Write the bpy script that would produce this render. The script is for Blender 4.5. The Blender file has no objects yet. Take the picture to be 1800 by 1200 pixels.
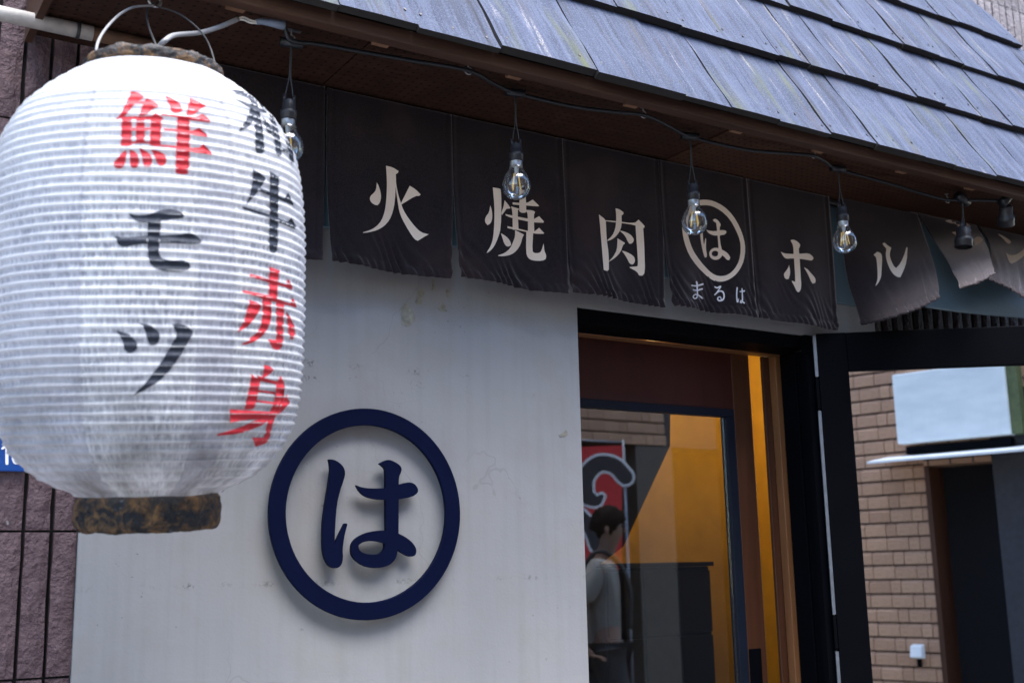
import bpy, math, random
from math import sin, cos, pi, radians, exp, sqrt, atan2
from mathutils import Vector, Matrix, noise
from mathutils.bvhtree import BVHTree
from mathutils.geometry import delaunay_2d_cdt

random.seed(7)
S = bpy.context.scene
COL = S.collection

# ------------------------------------------------------------------ camera
F = 2024.0
def _n(v): return v.normalized()
_d1 = _n(Vector((4150 - 900, 600 - 930, F)))
_d3 = Vector((683 - 900, 600 + 9680, F)).normalized()
_d3 = _n(_d3 - _d1 * _d1.dot(_d3))
_d2 = _n(_d1.cross(_d3))
if _d2.z < 0: _d2 = -_d2
CAM = Vector((0.0, -2.1, 1.5))
def c2w(v): return Vector((_d1.dot(v), _d2.dot(v), _d3.dot(v)))
RIGHT, UP, FWD = c2w(Vector((1, 0, 0))), c2w(Vector((0, 1, 0))), c2w(Vector((0, 0, 1)))
def ray(px, py): return c2w(Vector((px - 900, 600 - py, F)))
def onY(px, py, Y):
    r = ray(px, py); return CAM + r * ((Y - CAM.y) / r.y)
def onZ(px, py, Z):
    r = ray(px, py); return CAM + r * ((Z - CAM.z) / r.z)
cam = bpy.data.cameras.new('camera')
cam.sensor_width = 36.0
cam.lens = 36.0 * F / 1800.0
cam.clip_start = 0.02; cam.clip_end = 300
cam.dof.use_dof = True
cam.dof.focus_distance = 2.42
cam.dof.aperture_fstop = 5.0
camo = bpy.data.objects.new('camera', cam)
m = Matrix.Identity(4)
for i in range(3):
    m[i][0], m[i][1], m[i][2], m[i][3] = RIGHT[i], UP[i], -FWD[i], CAM[i]
camo.matrix_world = m
COL.objects.link(camo)
S.camera = camo

# ------------------------------------------------------------------ sky, sun, exposure
SUN_TO = Vector((0.05, -0.25, 0.95)).normalized()
w = bpy.data.worlds.new('World'); S.world = w; w.use_nodes = True
wn = w.node_tree.nodes; wn.clear()
sky = wn.new('ShaderNodeTexSky'); sky.sky_type = 'NISHITA'; sky.sun_disc = False
sky.sun_elevation = math.asin(SUN_TO.z); sky.sun_rotation = atan2(SUN_TO.x, SUN_TO.y)
sky.air_density = 1.0; sky.dust_density = 0.5; sky.ozone_density = 1.4
bg = wn.new('ShaderNodeBackground'); bg.inputs['Strength'].default_value = 0.12
wo = wn.new('ShaderNodeOutputWorld')
w.node_tree.links.new(sky.outputs[0], bg.inputs[0]); w.node_tree.links.new(bg.outputs[0], wo.inputs[0])
sl = bpy.data.lights.new('sun', 'SUN'); sl.energy = 2.7; sl.angle = radians(58); sl.color = (1.0, 0.955, 0.90)
so = bpy.data.objects.new('sun', sl); so.rotation_euler = (-SUN_TO).to_track_quat('-Z', 'Y').to_euler()
COL.objects.link(so)
S.view_settings.view_transform = 'Standard'; S.view_settings.look = 'None'
S.view_settings.gamma = 1.0; S.view_settings.use_curve_mapping = False
S.view_settings.exposure = 2.15
try: S.cycles.max_bounces = 8; S.cycles.transparent_max_bounces = 12
except Exception: pass

# ------------------------------------------------------------------ material helpers
class G:
    def __init__(s, name):
        s.m = bpy.data.materials.new(name); s.m.use_nodes = True
        s.t = s.m.node_tree; s.t.nodes.clear()
        s.out = s.t.nodes.new('ShaderNodeOutputMaterial')
    def n(s, typ, **kw):
        nd = s.t.nodes.new('ShaderNode' + typ)
        for k, v in kw.items():
            if k.startswith('_'): setattr(nd, k[1:], v)
        for k, v in kw.items():
            if not k.startswith('_'):
                key = k.replace('__', ' ')
                if key.isdigit() or (key[0] == 'i' and key[1:].isdigit()): key = int(key.lstrip('i'))
                s.set(nd.inputs[key], v)
        return nd
    def set(s, inp, v):
        if isinstance(v, bpy.types.NodeSocket): s.t.links.new(v, inp)
        elif isinstance(v, bpy.types.Node): s.t.links.new(v.outputs[0], inp)
        else:
            if isinstance(v, (tuple, list)) and inp.type == 'RGBA' and len(v) == 3: v = (*v, 1)
            inp.default_value = v
    def co(s, kind='Object'):
        return s.n('TexCoord').outputs[kind]
    def map(s, vec, scale=(1, 1, 1), loc=(0, 0, 0), rot=(0, 0, 0)):
        return s.n('Mapping', Vector=vec, Scale=scale, Location=loc, Rotation=rot).outputs[0]
    def noise(s, vec, scale=5, detail=4, rough=.55, dist=0):
        return s.n('TexNoise', Vector=vec, Scale=scale, Detail=detail, Roughness=rough, Distortion=dist).outputs['Fac']
    def ramp(s, fac, a, b, lo=0.0, hi=1.0):
        return s.n('MapRange', Value=fac, i1=a, i2=b, i3=lo, i4=hi, _clamp=True).outputs[0]
    def math(s, op, a, b=0.0, c=None):
        nd = s.n('Math', _operation=op, i0=a, i1=b)
        if c is not None: s.set(nd.inputs[2], c)
        return nd.outputs[0]
    def mix(s, fac, a, b, mode='MIX'):
        nd = s.t.nodes.new('ShaderNodeMix'); nd.data_type = 'RGBA'; nd.blend_type = mode
        s.set(nd.inputs[0], fac); s.set(nd.inputs[6], a); s.set(nd.inputs[7], b)
        return nd.outputs[2]
    def bump(s, h, strength=.3, dist=.01, normal=None):
        nd = s.n('Bump', Height=h, Strength=strength, Distance=dist)
        if normal is not None: s.set(nd.inputs['Normal'], normal)
        return nd.outputs[0]
    def bsdf(s, color, rough=.6, normal=None, metallic=0.0, spec=.5, **kw):
        b = s.n('BsdfPrincipled')
        s.set(b.inputs['Base Color'], color); s.set(b.inputs['Roughness'], rough)
        s.set(b.inputs['Metallic'], metallic); s.set(b.inputs['Specular IOR Level'], spec)
        if normal is not None: s.set(b.inputs['Normal'], normal)
        for k, v in kw.items(): s.set(b.inputs[k.replace('__', ' ')], v)
        return b
    def done(s, sh):
        s.set(s.out.inputs[0], sh if isinstance(sh, bpy.types.NodeSocket) else sh.outputs[0]); return s.m

def simple(name, col, rough=.6, var=.25, scale=30, bump=.15, bdist=.003, metallic=0.0, spec=.5, stretch=(1, 1, 1)):
    g = G(name); c = g.map(g.co(), stretch)
    nz = g.noise(c, scale, 5, .6)
    dark = tuple(x * (1 - var) for x in col); lite = tuple(min(1, x * (1 + var)) for x in col)
    cc = g.mix(g.ramp(nz, .3, .7), dark, lite)
    n2 = g.noise(c, scale * 4, 3, .6)
    return g.done(g.bsdf(cc, g.ramp(nz, .2, .8, rough - .08, rough + .08), g.bump(n2, bump, bdist), metallic, spec))

# plaster ------------------------------------------------------------
def plaster_material():
    g = G('painted_plaster'); c = g.co()
    big = g.noise(c, 2.2, 3, .5); mid = g.noise(c, 9, 5, .65); fine = g.noise(c, 160, 3, .6)
    col = g.mix(g.ramp(big, .3, .72), (.268, .272, .285), (.325, .325, .332))
    col = g.mix(g.ramp(mid, .48, .78, 0, .45), col, (0.2688, 0.2464, 0.2176))
    col = g.mix(g.ramp(g.noise(c, 3.4, 4, .6), .55, .75, 0, .4), col, (0.2944, 0.2752, 0.2592))
    streak = g.noise(g.map(c, (26, 1, 1.3)), 1.6, 3, .5)
    col = g.mix(g.ramp(streak, .46, .80, 0, .42), col, (0.2304, 0.2368, 0.2304))
    # hairline cracks
    dist = g.n('TexNoise', Vector=c, Scale=3.0, Detail=4, Roughness=.6)
    v = g.mix(.34, c, dist.outputs['Color'], 'ADD')
    vor = g.n('TexVoronoi', Vector=v, Scale=2.1, _feature='DISTANCE_TO_EDGE')
    line = g.ramp(vor.outputs['Distance'], .0, .0042, 1, 0)
    mask = g.ramp(g.noise(c, 4.3, 2, .5), .46, .62)
    crack = g.math('MULTIPLY', g.math('MULTIPLY', line, mask), .24)
    col = g.mix(crack, col, (0.1280, 0.1216, 0.1216))
    # rows of chipped specks along two horizontal seams and a few loose ones
    sx = g.n('SeparateXYZ', Vector=c)
    sp = g.noise(c, 170, 2, .7); patch = g.noise(g.map(c, (1, 1, .2)), 13, 3, .7)
    tot = None
    for z0, wd, th in ((1.480, .008, .53), (1.905, .010, .54), (1.875, .014, .60)):
        band = g.ramp(g.math('ABSOLUTE', g.math('SUBTRACT', sx.outputs[2], z0)), 0, wd, 1, 0)
        k = g.math('MULTIPLY', band, g.ramp(patch, .50, .66))
        k = g.math('MULTIPLY', k, g.ramp(sp, th - .04, th + .04))
        tot = k if tot is None else g.math('MAXIMUM', tot, k)
    loose = g.math('MULTIPLY', g.ramp(g.noise(c, 95, 2, .6), .70, .735), g.ramp(g.noise(c, 6, 3, .6), .52, .66))
    tot = g.math('MAXIMUM', tot, g.math('MULTIPLY', loose, .8))
    col = g.mix(g.math('MULTIPLY', tot, .62), col, (0.0448, 0.0416, 0.0384))
    h = g.math('ADD', g.math('MULTIPLY', fine, .35), g.math('MULTIPLY', g.noise(c, 30, 4, .6), .65))
    h = g.math('SUBTRACT', h, g.math('MULTIPLY', g.math('ADD', tot, crack), .6))
    return g.done(g.bsdf(col, .72, g.bump(h, .30, .004), spec=.12))

def tile_material(name, a, b):
    g = G(name); c = g.co()
    rnd = g.n('ObjectInfo').outputs['Random']
    off = g.n('CombineXYZ', X=g.math('MULTIPLY', rnd, 17.0), Y=0.0, Z=g.math('MULTIPLY', rnd, 9.0))
    c = g.n('VectorMath', _operation='ADD', i0=c, i1=off).outputs[0]
    n1 = g.noise(c, 55, 4, .65); n2 = g.noise(g.map(c, (1, 1, .8)), 120, 4, .7); n3 = g.noise(c, 14, 3, .6)
    col = g.mix(g.ramp(n1, .3, .7), a, b)
    col = g.mix(g.ramp(rnd, 0, 1, 0, .25), col, tuple(x * .7 for x in a))
    col = g.mix(g.math('MULTIPLY', g.ramp(n3, .72, .76), g.ramp(n2, .5, .6)), col, (.5, .48, .48))
    h = g.math('ADD', n1, g.math('MULTIPLY', n2, .5))
    return g.done(g.bsdf(col, .62, g.bump(h, 1.0, .012), spec=.2))

def shingle_material():
    g = G('weathered_shingle'); c = g.co()
    rnd = g.n('ObjectInfo').outputs['Random']
    off = g.n('CombineXYZ', X=g.math('MULTIPLY', rnd, 31.0), Y=g.math('MULTIPLY', rnd, 13.0), Z=0.0)
    c = g.n('VectorMath', _operation='ADD', i0=c, i1=off).outputs[0]
    st = g.noise(g.map(c, (38, 2.4, 1)), 1, 5, .65, .4)
    st2 = g.noise(g.map(c, (120, 5, 1)), 1, 5, .72)
    st3 = g.noise(g.map(c, (15, 1.1, 1)), 1.2, 4, .6, .5)
    gr = g.noise(c, 300, 3, .75); big = g.noise(g.map(c, (6, 2, 1)), 1.4, 3, .55)
    col = g.mix(g.ramp(st, .30, .70), (.036, .046, .086), (.100, .120, .190))
    col = g.mix(g.ramp(rnd, 0, 1, 0, .45), col, (.046, .058, .098))
    col = g.mix(g.ramp(st2, .48, .70, 0, .75), col, (.020, .024, .038))
    col = g.mix(g.ramp(gr, .50, .64, 0, .55), col, (.150, .175, .250))
    dk = g.ramp(st3, .54, .72, 0, .80)
    col = g.mix(dk, col, (.024, .024, .029))
    br = g.math('MULTIPLY', g.ramp(g.noise(g.map(c, (21, 1.5, 1)), 1, 4, .65), .56, .70), .55)
    col = g.mix(br, col, (.085, .070, .066))
    moss = g.math('MULTIPLY', g.ramp(big, .52, .70), g.ramp(g.noise(g.map(c, (17, 1.6, 1)), 1.3, 4, .6), .47, .66))
    col = g.mix(g.math('MULTIPLY', moss, .85), col, (.105, .118, .046))
    pale = g.math('MULTIPLY', g.ramp(g.noise(g.map(c, (24, 2.2, 1)), 1.1, 3, .6, .3), .62, .70), g.ramp(gr, .42, .58))
    col = g.mix(g.math('MULTIPLY', pale, .85), col, (.30, .285, .29))
    h = g.math('ADD', st2, g.math('MULTIPLY', gr, .6))
    return g.done(g.bsdf(col, .72, g.bump(h, .45, .003), spec=.12))

def soffit_material(name, ca, cb_):
    g = G(name); c = g.co()
    nz = g.noise(g.map(c, (2.5, 9, 1)), 6, 5, .65)
    rnd = g.n('ObjectInfo').outputs['Random']
    col = g.mix(g.ramp(nz, .3, .7), ca, cb_)
    col = g.mix(g.ramp(rnd, 0, 1, 0, .4), col, (.04, .018, .012))
    p = g.n('SeparateXYZ', Vector=g.map(c, (1 / .019, 1 / .019, 1)))
    fx = g.math('SUBTRACT', g.math('FRACT', p.outputs[0]), .5); fy = g.math('SUBTRACT', g.math('FRACT', p.outputs[1]), .5)
    r = g.math('SQRT', g.math('ADD', g.math('MULTIPLY', fx, fx), g.math('MULTIPLY', fy, fy)))
    hole = g.ramp(r, .15, .19, 1, 0)
    col = g.mix(hole, col, (.008, .005, .005))
    h = g.math('SUBTRACT', g.math('MULTIPLY', nz, .5), hole)
    return g.done(g.bsdf(col, .6, g.bump(h, .5, .003), spec=.2))

def wood(name, a, b, rough=.5, axis='x', scale=1.0):
    g = G(name); c = g.co()
    sc = {'x': (2, 40, 40), 'y': (40, 2, 40), 'z': (40, 40, 2)}[axis]
    sc = tuple(q * scale for q in sc)
    n1 = g.noise(g.map(c, sc), 1, 5, .62, .6); n2 = g.noise(g.map(c, tuple(q * 3 for q in sc)), 1, 3, .6)
    col = g.mix(g.ramp(n1, .3, .72), a, b)
    col = g.mix(g.ramp(n2, .5, .8, 0, .4), col, tuple(x * .5 for x in a))
    return g.done(g.bsdf(col, g.ramp(n1, .2, .8, rough - .08, rough + .1), g.bump(n2, .18, .002), spec=.45))

def cloth_material():
    g = G('faded_black_cloth'); c = g.co('Generated'); o = g.co()
    big = g.noise(o, 7, 4, .6); sm = g.noise(o, 420, 2, .6)
    col = g.mix(g.ramp(big, .35, .7), (.0085, .0062, .0082), (.0215, .0150, .0180))
    col = g.mix(g.ramp(g.noise(o, 4.2, 3, .6), .55, .72, 0, .55), col, (0.0465, 0.0236, 0.0211))
    col = g.mix(g.ramp(sm, .4, .75, 0, .4), col, (0.0527, 0.0446, 0.0496))
    wv = g.n('TexWave', Vector=g.map(o, (900, 900, 900)), Scale=1.0, Distortion=1.0).outputs['Fac']
    return g.done(g.bsdf(col, .92, g.bump(g.math('ADD', sm, wv), .15, .0006), spec=.15, Sheen__Weight=.75, Sheen__Roughness=.38, Sheen__Tint=(.92, .80, .80, 1)))

def print_material(name, col, dirt=.25, rough=.85):
    g = G(name); o = g.co()
    nz = g.noise(o, 14, 5, .65); fn = g.noise(o, 500, 2, .6)
    cc = g.mix(g.ramp(nz, .35, .75, 0, dirt), col, tuple(x * .62 for x in col))
    cc = g.mix(g.ramp(fn, .4, .8, 0, .3), cc, tuple(x * .75 for x in col))
    return g.done(g.bsdf(cc, rough, spec=.2))

def paper_color(g, ink=None):
    uv = g.n('UVMap').outputs[0]
    sp = g.n('SeparateXYZ', Vector=uv)
    u, v = sp.outputs[0], sp.outputs[1]
    fib = g.noise(g.map(uv, (300, 26, 1)), 1, 3, .7)
    blot = g.noise(g.map(uv, (22, 9, 1)), 1, 4, .6)
    low = g.ramp(v, .60, 1.0)
    rib = g.math('FRACT', g.math('MULTIPLY', v, 50.0))
    edge = g.math('MULTIPLY', g.ramp(rib, .12, .24), g.ramp(rib, .55, .92, 1, .25))
    dash = g.math('MULTIPLY', g.ramp(fib, .38, .60), g.math('ADD', g.math('MULTIPLY', edge, .85), .15))
    amt = g.math('MULTIPLY', dash, g.ramp(blot, .28, .58, .25, 1.0))
    amt = g.math('MULTIPLY', amt, g.ramp(v, .05, .42, .05, .78))
    col = g.mix(amt, (.90, .905, .93), (.19, .20, .26))
    # vertical paper joints
    pw_ = g.math('ADD', g.math('MULTIPLY', u, 7.0), .748)
    pu = g.math('FRACT', pw_)
    seam = g.ramp(g.math('ABSOLUTE', g.math('SUBTRACT', pu, .5)), .5, .478, 1, 0)
    seam = g.math('MULTIPLY', seam, g.ramp(g.noise(g.map(uv, (60, 90, 1)), 1, 3, .7), .42, .66))
    col = g.mix(g.math('MULTIPLY', seam, .85), col, (.36, .36, .42))
    alt = g.math('SUBTRACT', 1.0, g.math('MULTIPLY', g.math('FRACT', g.math('MULTIPLY', g.math('FLOOR', pw_), .5)), 2.0))
    col = g.mix(g.math('MULTIPLY', g.math('MULTIPLY', alt, g.ramp(v, .08, .95, .12, .58)), 1.0), col, (.50, .50, .58))
    stain = g.math('MULTIPLY', low, g.ramp(g.noise(g.map(uv, (11, 7, 1)), 1, 5, .7), .34, .62))
    col = g.mix(g.math('MULTIPLY', stain, .88), col, (.17, .16, .155))
    spots = g.math('MULTIPLY', g.ramp(g.noise(g.map(uv, (190, 110, 1)), 1, 3, .6), .66, .74), g.ramp(v, .45, .8))
    col = g.mix(g.math('MULTIPLY', spots, .65), col, (.12, .11, .11))
    return col, fib

def paper_material():
    g = G('lantern_paper'); col, fib = paper_color(g)
    p = g.bsdf(col, .7, g.bump(fib, .10, .001), spec=.25)
    t = g.n('BsdfTranslucent', Color=col)
    mx = g.n('MixShader', Fac=.40); g.set(mx.inputs[1], p.outputs[0]); g.set(mx.inputs[2], t.outputs[0])
    return g.done(mx)

def ink_material(name, c):
    g = G(name); o = g.co()
    n1 = g.noise(g.map(o, (240, 240, 20)), 1, 3, .7); n2 = g.noise(o, 35, 3, .6)
    col = g.mix(g.ramp(n1, .45, .75, 0, .45), c, tuple(min(1, x * 1.5 + .05) for x in c))
    col = g.mix(g.ramp(n2, .4, .8, 0, .35), col, tuple(x * .6 for x in c))
    return g.done(g.bsdf(col, .6, spec=.3))

def rim_material():
    g = G('charred_card'); o = g.co()
    n1 = g.noise(o, 30, 8, .72, .5); n2 = g.noise(o, 120, 4, .7); n3 = g.noise(o, 60, 3, .6)
    col = g.mix(g.ramp(n1, .48, .62), (.007, .008, .012), (.25, .135, .055))
    col = g.mix(g.ramp(n2, .5, .66, 0, .8), col, (.04, .028, .024))
    col = g.mix(g.math('MULTIPLY', g.ramp(n3, .60, .70), g.ramp(n1, .40, .5, 1, 0)), col, (.16, .19, .25))
    return g.done(g.bsdf(col, g.ramp(n1, .4, .6, .38, .85), g.bump(g.math('ADD', n1, n2), .9, .006), spec=.5))

def glass_mat(name, fac, tint=(1, 1, 1), fres=False, rough=0.0, gcol=(.95, .97, 1)):
    g = G(name)
    tr = g.n('BsdfTransparent', Color=tint); gl = g.n('BsdfGlossy', Color=gcol, Roughness=rough)
    mx = g.n('MixShader')
    if fres:
        fr = g.n('LayerWeight', Blend=.35).outputs['Fresnel']
        g.set(mx.inputs[0], g.math('ADD', g.math('MULTIPLY', fr, .9), fac))
    else: mx.inputs[0].default_value = fac
    g.set(mx.inputs[1], tr.outputs[0]); g.set(mx.inputs[2], gl.outputs[0])
    return g.done(mx)

def emit(name, col, st):
    g = G(name); return g.done(g.n('Emission', Color=col, Strength=st))

M = dict(
    plaster=plaster_material(), tile=tile_material('plum_stone_tile', (0.0975, 0.0608, 0.0702), (0.1794, 0.1209, 0.1287)),
    tile3=tile_material('shaded_plum_tile', (.016, .010, .012), (.036, .022, .026)),  # plum tile coloured darker to stand in for the shade above the door
    tile2=tile_material('skylit_stone_tile', (0.2652, 0.2262, 0.2340), (0.3588, 0.3198, 0.3276)),  # same tile made paler, bright sky light put into its colour
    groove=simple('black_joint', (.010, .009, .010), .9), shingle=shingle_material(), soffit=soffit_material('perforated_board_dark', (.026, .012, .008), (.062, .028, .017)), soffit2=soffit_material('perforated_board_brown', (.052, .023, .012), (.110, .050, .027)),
    fascia=wood('brown_fascia_wood', (0.0375, 0.0165, 0.0097), (0.0938, 0.0435, 0.0240), .6, 'x'),
    block=wood('pale_block_wood', (.20, .10, .055), (.30, .16, .09), .6, 'y'),
    deck=simple('dark_deck', (.02, .018, .018), .9), nail=simple('dark_nail', (.012, .012, .014), .5),
    cloth=cloth_material(), print=print_material('beige_print', (.92, .765, .63)), print_w=print_material('white_print', (.88, .87, .90), .1),
    lining=simple('blue_grey_sheet', (.108, .172, .215), .55, .15, 8, .1),
    paper=paper_material(), red=ink_material('red_ink', (.62, .030, .045)), black=ink_material('black_ink', (.030, .036, .055)),
    rim=rim_material(), wire=simple('dark_wire', (.03, .03, .034), .45), cable=simple('grey_cable', (.25, .25, .26), .5, .2),
    bluetape=simple('blue_grey_tape', (.19, .24, .32), .5), whitewire=simple('white_wire', (.75, .73, .68), .5),
    cord=simple('black_rubber_cord', (.010, .013, .018), .4, .2), socket=simple('charcoal_socket', (.022, .022, .026), .45, .2),
    steel=simple('zinc_steel', (.45, .46, .48), .35, .2, 60, .1, .001, .9), glass=glass_mat('clear_bulb_glass', .05, (.96, .97, .98), True),
    fil=emit('unlit_filament_glow', (1.0, .74, .30), .10), stem=simple('milky_stem', (.55, .55, .55), .3),  # filaments are unlit; weak emission added so their yellow shows
    navy=simple('navy_enamel', (0.0009, 0.0035, 0.0228), .6, .15, 10, .03, spec=.08), navyside=simple('navy_edge', (.02, .035, .10), .4),
    frame=simple('black_metal_frame', (0.0016, 0.0020, 0.0036), .6, .2, 8, .05, spec=.05), navyframe=simple('navy_frame', (.006, .010, .021), .5, .2, 8, .05, spec=.25),
    redwood=wood('oxblood_panel', (0.0375, 0.0075, 0.0075), (0.0562, 0.0120, 0.0112), .45, 'z', .4),
    stile=wood('brown_door_wood', (.045, .015, .007), (.085, .030, .013), .45, 'z', .5),
    post=wood('amber_post_wood', (.16, .065, .024), (.25, .11, .045), .45, 'z', .5),
    beam=wood('amber_beam_wood', (.18, .075, .028), (.28, .125, .05), .35, 'x', .5),
    alu=simple('grey_aluminium', (.24, .26, .30), .35, .15, 40, .05, .001, .7),
    mirror=glass_mat('reflective_door_glass', .92, (.25, .28, .30)), pane=glass_mat('clear_pane_glass', .19, (.90, .92, .92)),
    yellow=simple('yellow_plaster', (.66, .38, .045), .7, .12, 9, .2), darkwood=simple('dark_walnut', (.020, .013, .010), .5, .3, 14),
    darkgrey=simple('dark_grey_board', (.035, .035, .042), .7), black_void=simple('black_interior', (.006, .006, .008), .9),
    asphalt=simple('asphalt', (.10, .10, .105), .85, .3, 60, .4, .004), brick=None,
    rust=simple('rusty_brown', (.11, .055, .03), .75, .4, 40, .3), white=simple('white_paint', (.80, .82, .82), .5, .06, 6, .05), taupe=simple('taupe_shutter', (.085, .068, .056), .6, .25, 12), mortar=simple('dark_mortar', (.045, .034, .030), .9),
    pipe=simple('dusty_pipe', (.46, .43, .40), .6, .3, 25, .2), plate=simple('blue_enamel_plate', (.012, .065, .27), .3, .1),
    skin=simple('skin', (.22, .125, .09), .55, .1), hair=simple('black_hair', (.010, .008, .008), .9, .3, 90, .6, .004, spec=.05), shirt=simple('grey_shirt', (.22, .21, .20), .85, .1),
    strap=simple('black_strap', (.015, .015, .017), .7), trousers=simple('dark_trousers', (.03, .03, .035), .85), shoe=simple('black_shoe', (.02, .02, .02), .5),
    bred=simple('banner_red', (.55, .025, .03), .8, .1), bblack=simple('banner_black', (.025, .022, .03), .8, .1), bwhite=simple('banner_white', (.75, .75, .78), .8, .05),
    residue=simple('tape_residue', (.25, .24, .195), .85, .35, 60, .5, .002),
    signglow=None, lampglow=emit('warm_lamp_glow', (1.0, .62, .22), 6.0), strip=emit('beam_glint_glow', (1.0, .66, .22), .7),
)
def brick_material():
    g = G('brown_brick'); o = g.co(); rnd = g.n('ObjectInfo').outputs['Random']
    nz = g.noise(o, 60, 4, .65)
    col = g.mix(g.ramp(nz, .3, .7), (.38, .21, .12), (.58, .345, .215))
    col = g.mix(g.ramp(rnd, 0, 1, 0, .5), col, (.30, .155, .09))
    return g.done(g.bsdf(col, .6, g.bump(nz, .4, .003)))
M['brick'] = brick_material()
def sign_face():
    g = G('milky_sign_face'); o = g.co()
    n1 = g.noise(g.map(o, (3, 3, 9)), 1.2, 4, .6); n2 = g.noise(g.map(o, (30, 30, 3)), 1, 4, .65)
    col = g.mix(g.ramp(n1, .3, .75), (.46, .53, .58), (.60, .67, .71)); col = g.mix(g.ramp(n2, .55, .8, 0, .35), col, (.45, .50, .52))
    return g.done(g.bsdf(col, .4, spec=.3, Emission__Color=col, Emission__Strength=.06))  # faint emission added to brighten the panel face
M['signglow'] = sign_face()
def brick_far_material():
    g = G('brown_brick_wall'); c = g.map(g.co(), (1, 1, 1), rot=(radians(90), 0, 0))
    b = g.n('TexBrick', Vector=c, Scale=1.0, _offset=.5)
    for k, v in (('Color1', (.40, .23, .135)), ('Color2', (.52, .31, .195)), ('Mortar', (.045, .034, .030)), ('Brick Width', .142), ('Row Height', .088), ('Mortar Size', .006)):
        g.set(b.inputs[k], v)
    return g.done(g.bsdf(b.outputs['Color'], .65, g.bump(b.outputs['Fac'], -.4, .004)))
M['brickfar'] = brick_far_material()

# ------------------------------------------------------------------ mesh helpers
WL = {}   # world location of each root / part origin
def tag(o, label=None, cat=None, group=None, kind=None):
    if label: o['label'] = label
    if cat: o['category'] = cat
    if group: o['group'] = group
    if kind: o['kind'] = kind
    return o
def empty(name, loc, label, cat, group=None):
    o = bpy.data.objects.new(name, None); o.empty_display_size = .05
    o.location = loc; COL.objects.link(o); WL[o.name] = Vector(loc)
    return tag(o, label, cat, group)

class MB:
    def __init__(s): s.v = []; s.f = []; s.uv = None
    def add(s, vs, fs):
        b = len(s.v); s.v += [Vector(p) for p in vs]; s.f += [tuple(i + b for i in q) for q in fs]; return s
    def box(s, a, b):
        (x0, y0, z0), (x1, y1, z1) = a, b
        if x0 > x1: x0, x1 = x1, x0
        if y0 > y1: y0, y1 = y1, y0
        if z0 > z1: z0, z1 = z1, z0
        return s.add([(x0, y0, z0), (x1, y0, z0), (x1, y1, z0), (x0, y1, z0), (x0, y0, z1), (x1, y0, z1), (x1, y1, z1), (x0, y1, z1)],
                     [(3, 2, 1, 0), (4, 5, 6, 7), (0, 1, 5, 4), (1, 2, 6, 5), (2, 3, 7, 6), (3, 0, 4, 7)])
    def obox(s, o, ex, ey, ez):   # oriented box from corner o and three edge vectors
        o, ex, ey, ez = Vector(o), Vector(ex), Vector(ey), Vector(ez)
        return s.add([o, o + ex, o + ex + ey, o + ey, o + ez, o + ex + ez, o + ex + ey + ez, o + ey + ez],
                     [(3, 2, 1, 0), (4, 5, 6, 7), (0, 1, 5, 4), (1, 2, 6, 5), (2, 3, 7, 6), (3, 0, 4, 7)])
    def tube(s, pts, r, n=8, cap=True):
        pts = [Vector(p) for p in pts]; rs = r if isinstance(r, (list, tuple)) else [r] * len(pts)
        up = None; rings = []
        for i, p in enumerate(pts):
            t = (pts[min(i + 1, len(pts) - 1)] - pts[max(i - 1, 0)]).normalized()
            if up is None: up = Vector((0, 0, 1)) if abs(t.z) < .9 else Vector((1, 0, 0))
            a = t.cross(up).normalized(); b = a.cross(t).normalized(); up = b
            rings.append([p + (a * cos(2 * pi * k / n) + b * sin(2 * pi * k / n)) * rs[i] for k in range(n)])
        vs = [q for rg in rings for q in rg]; fs = []
        for i in range(len(pts) - 1):
            for k in range(n):
                fs.append((i * n + k, i * n + (k + 1) % n, (i + 1) * n + (k + 1) % n, (i + 1) * n + k))
        if cap: fs += [tuple(reversed(range(n))), tuple((len(pts) - 1) * n + k for k in range(n))]
        return s.add(vs, fs)
    def lathe(s, prof, n=24, c=(0, 0, 0), cap=False):    # prof: (r, z)
        c = Vector(c); vs = []; fs = []
        for r, z in prof:
            for k in range(n):
                a = 2 * pi * k / n; vs.append(c + Vector((r * cos(a), r * sin(a), z)))
        for i in range(len(prof) - 1):
            for k in range(n):
                fs.append((i * n + k, (i + 1) * n + k, (i + 1) * n + (k + 1) % n, i * n + (k + 1) % n))
        if cap: fs += [tuple(range(n)), tuple(reversed([(len(prof) - 1) * n + k for k in range(n)]))]
        return s.add(vs, fs)
    def prism(s, pts, d):          # polygon (3D points) extruded by vector d
        n = len(pts); d = Vector(d); vs = [Vector(p) for p in pts] + [Vector(p) + d for p in pts]
        return s.add(vs, [tuple(range(n)), tuple(reversed(range(n, 2 * n)))] + [(i, i + n, (i + 1) % n + n, (i + 1) % n) for i in range(n)])
    def build(s, name, mat, parent=None, smooth=False, bevel=0, local=False, normals=True):
        base = Vector((0, 0, 0))
        if parent is not None and not local: base = WL[parent.name]
        me = bpy.data.meshes.new(name)
        me.from_pydata([tuple(v - base) for v in s.v], [], s.f); me.update()
        if normals:
            import bmesh
            bm = bmesh.new(); bm.from_mesh(me); bmesh.ops.recalc_face_normals(bm, faces=bm.faces); bm.to_mesh(me); bm.free()
        if smooth:
            for p in me.polygons: p.use_smooth = True
        o = bpy.data.objects.new(name, me); COL.objects.link(o)
        if mat: me.materials.append(M[mat] if isinstance(mat, str) else mat)
        if parent is not None: o.parent = parent
        WL[o.name] = base
        if bevel:
            b = o.modifiers.new('bevel', 'BEVEL'); b.width = bevel; b.segments = 2; b.limit_method = 'ANGLE'
        return o

def struct(name, mb, mat, label=None, **k):
    o = mb.build(name, mat, **k); o['kind'] = 'structure'
    if label: o['label'] = label
    return o

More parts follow.
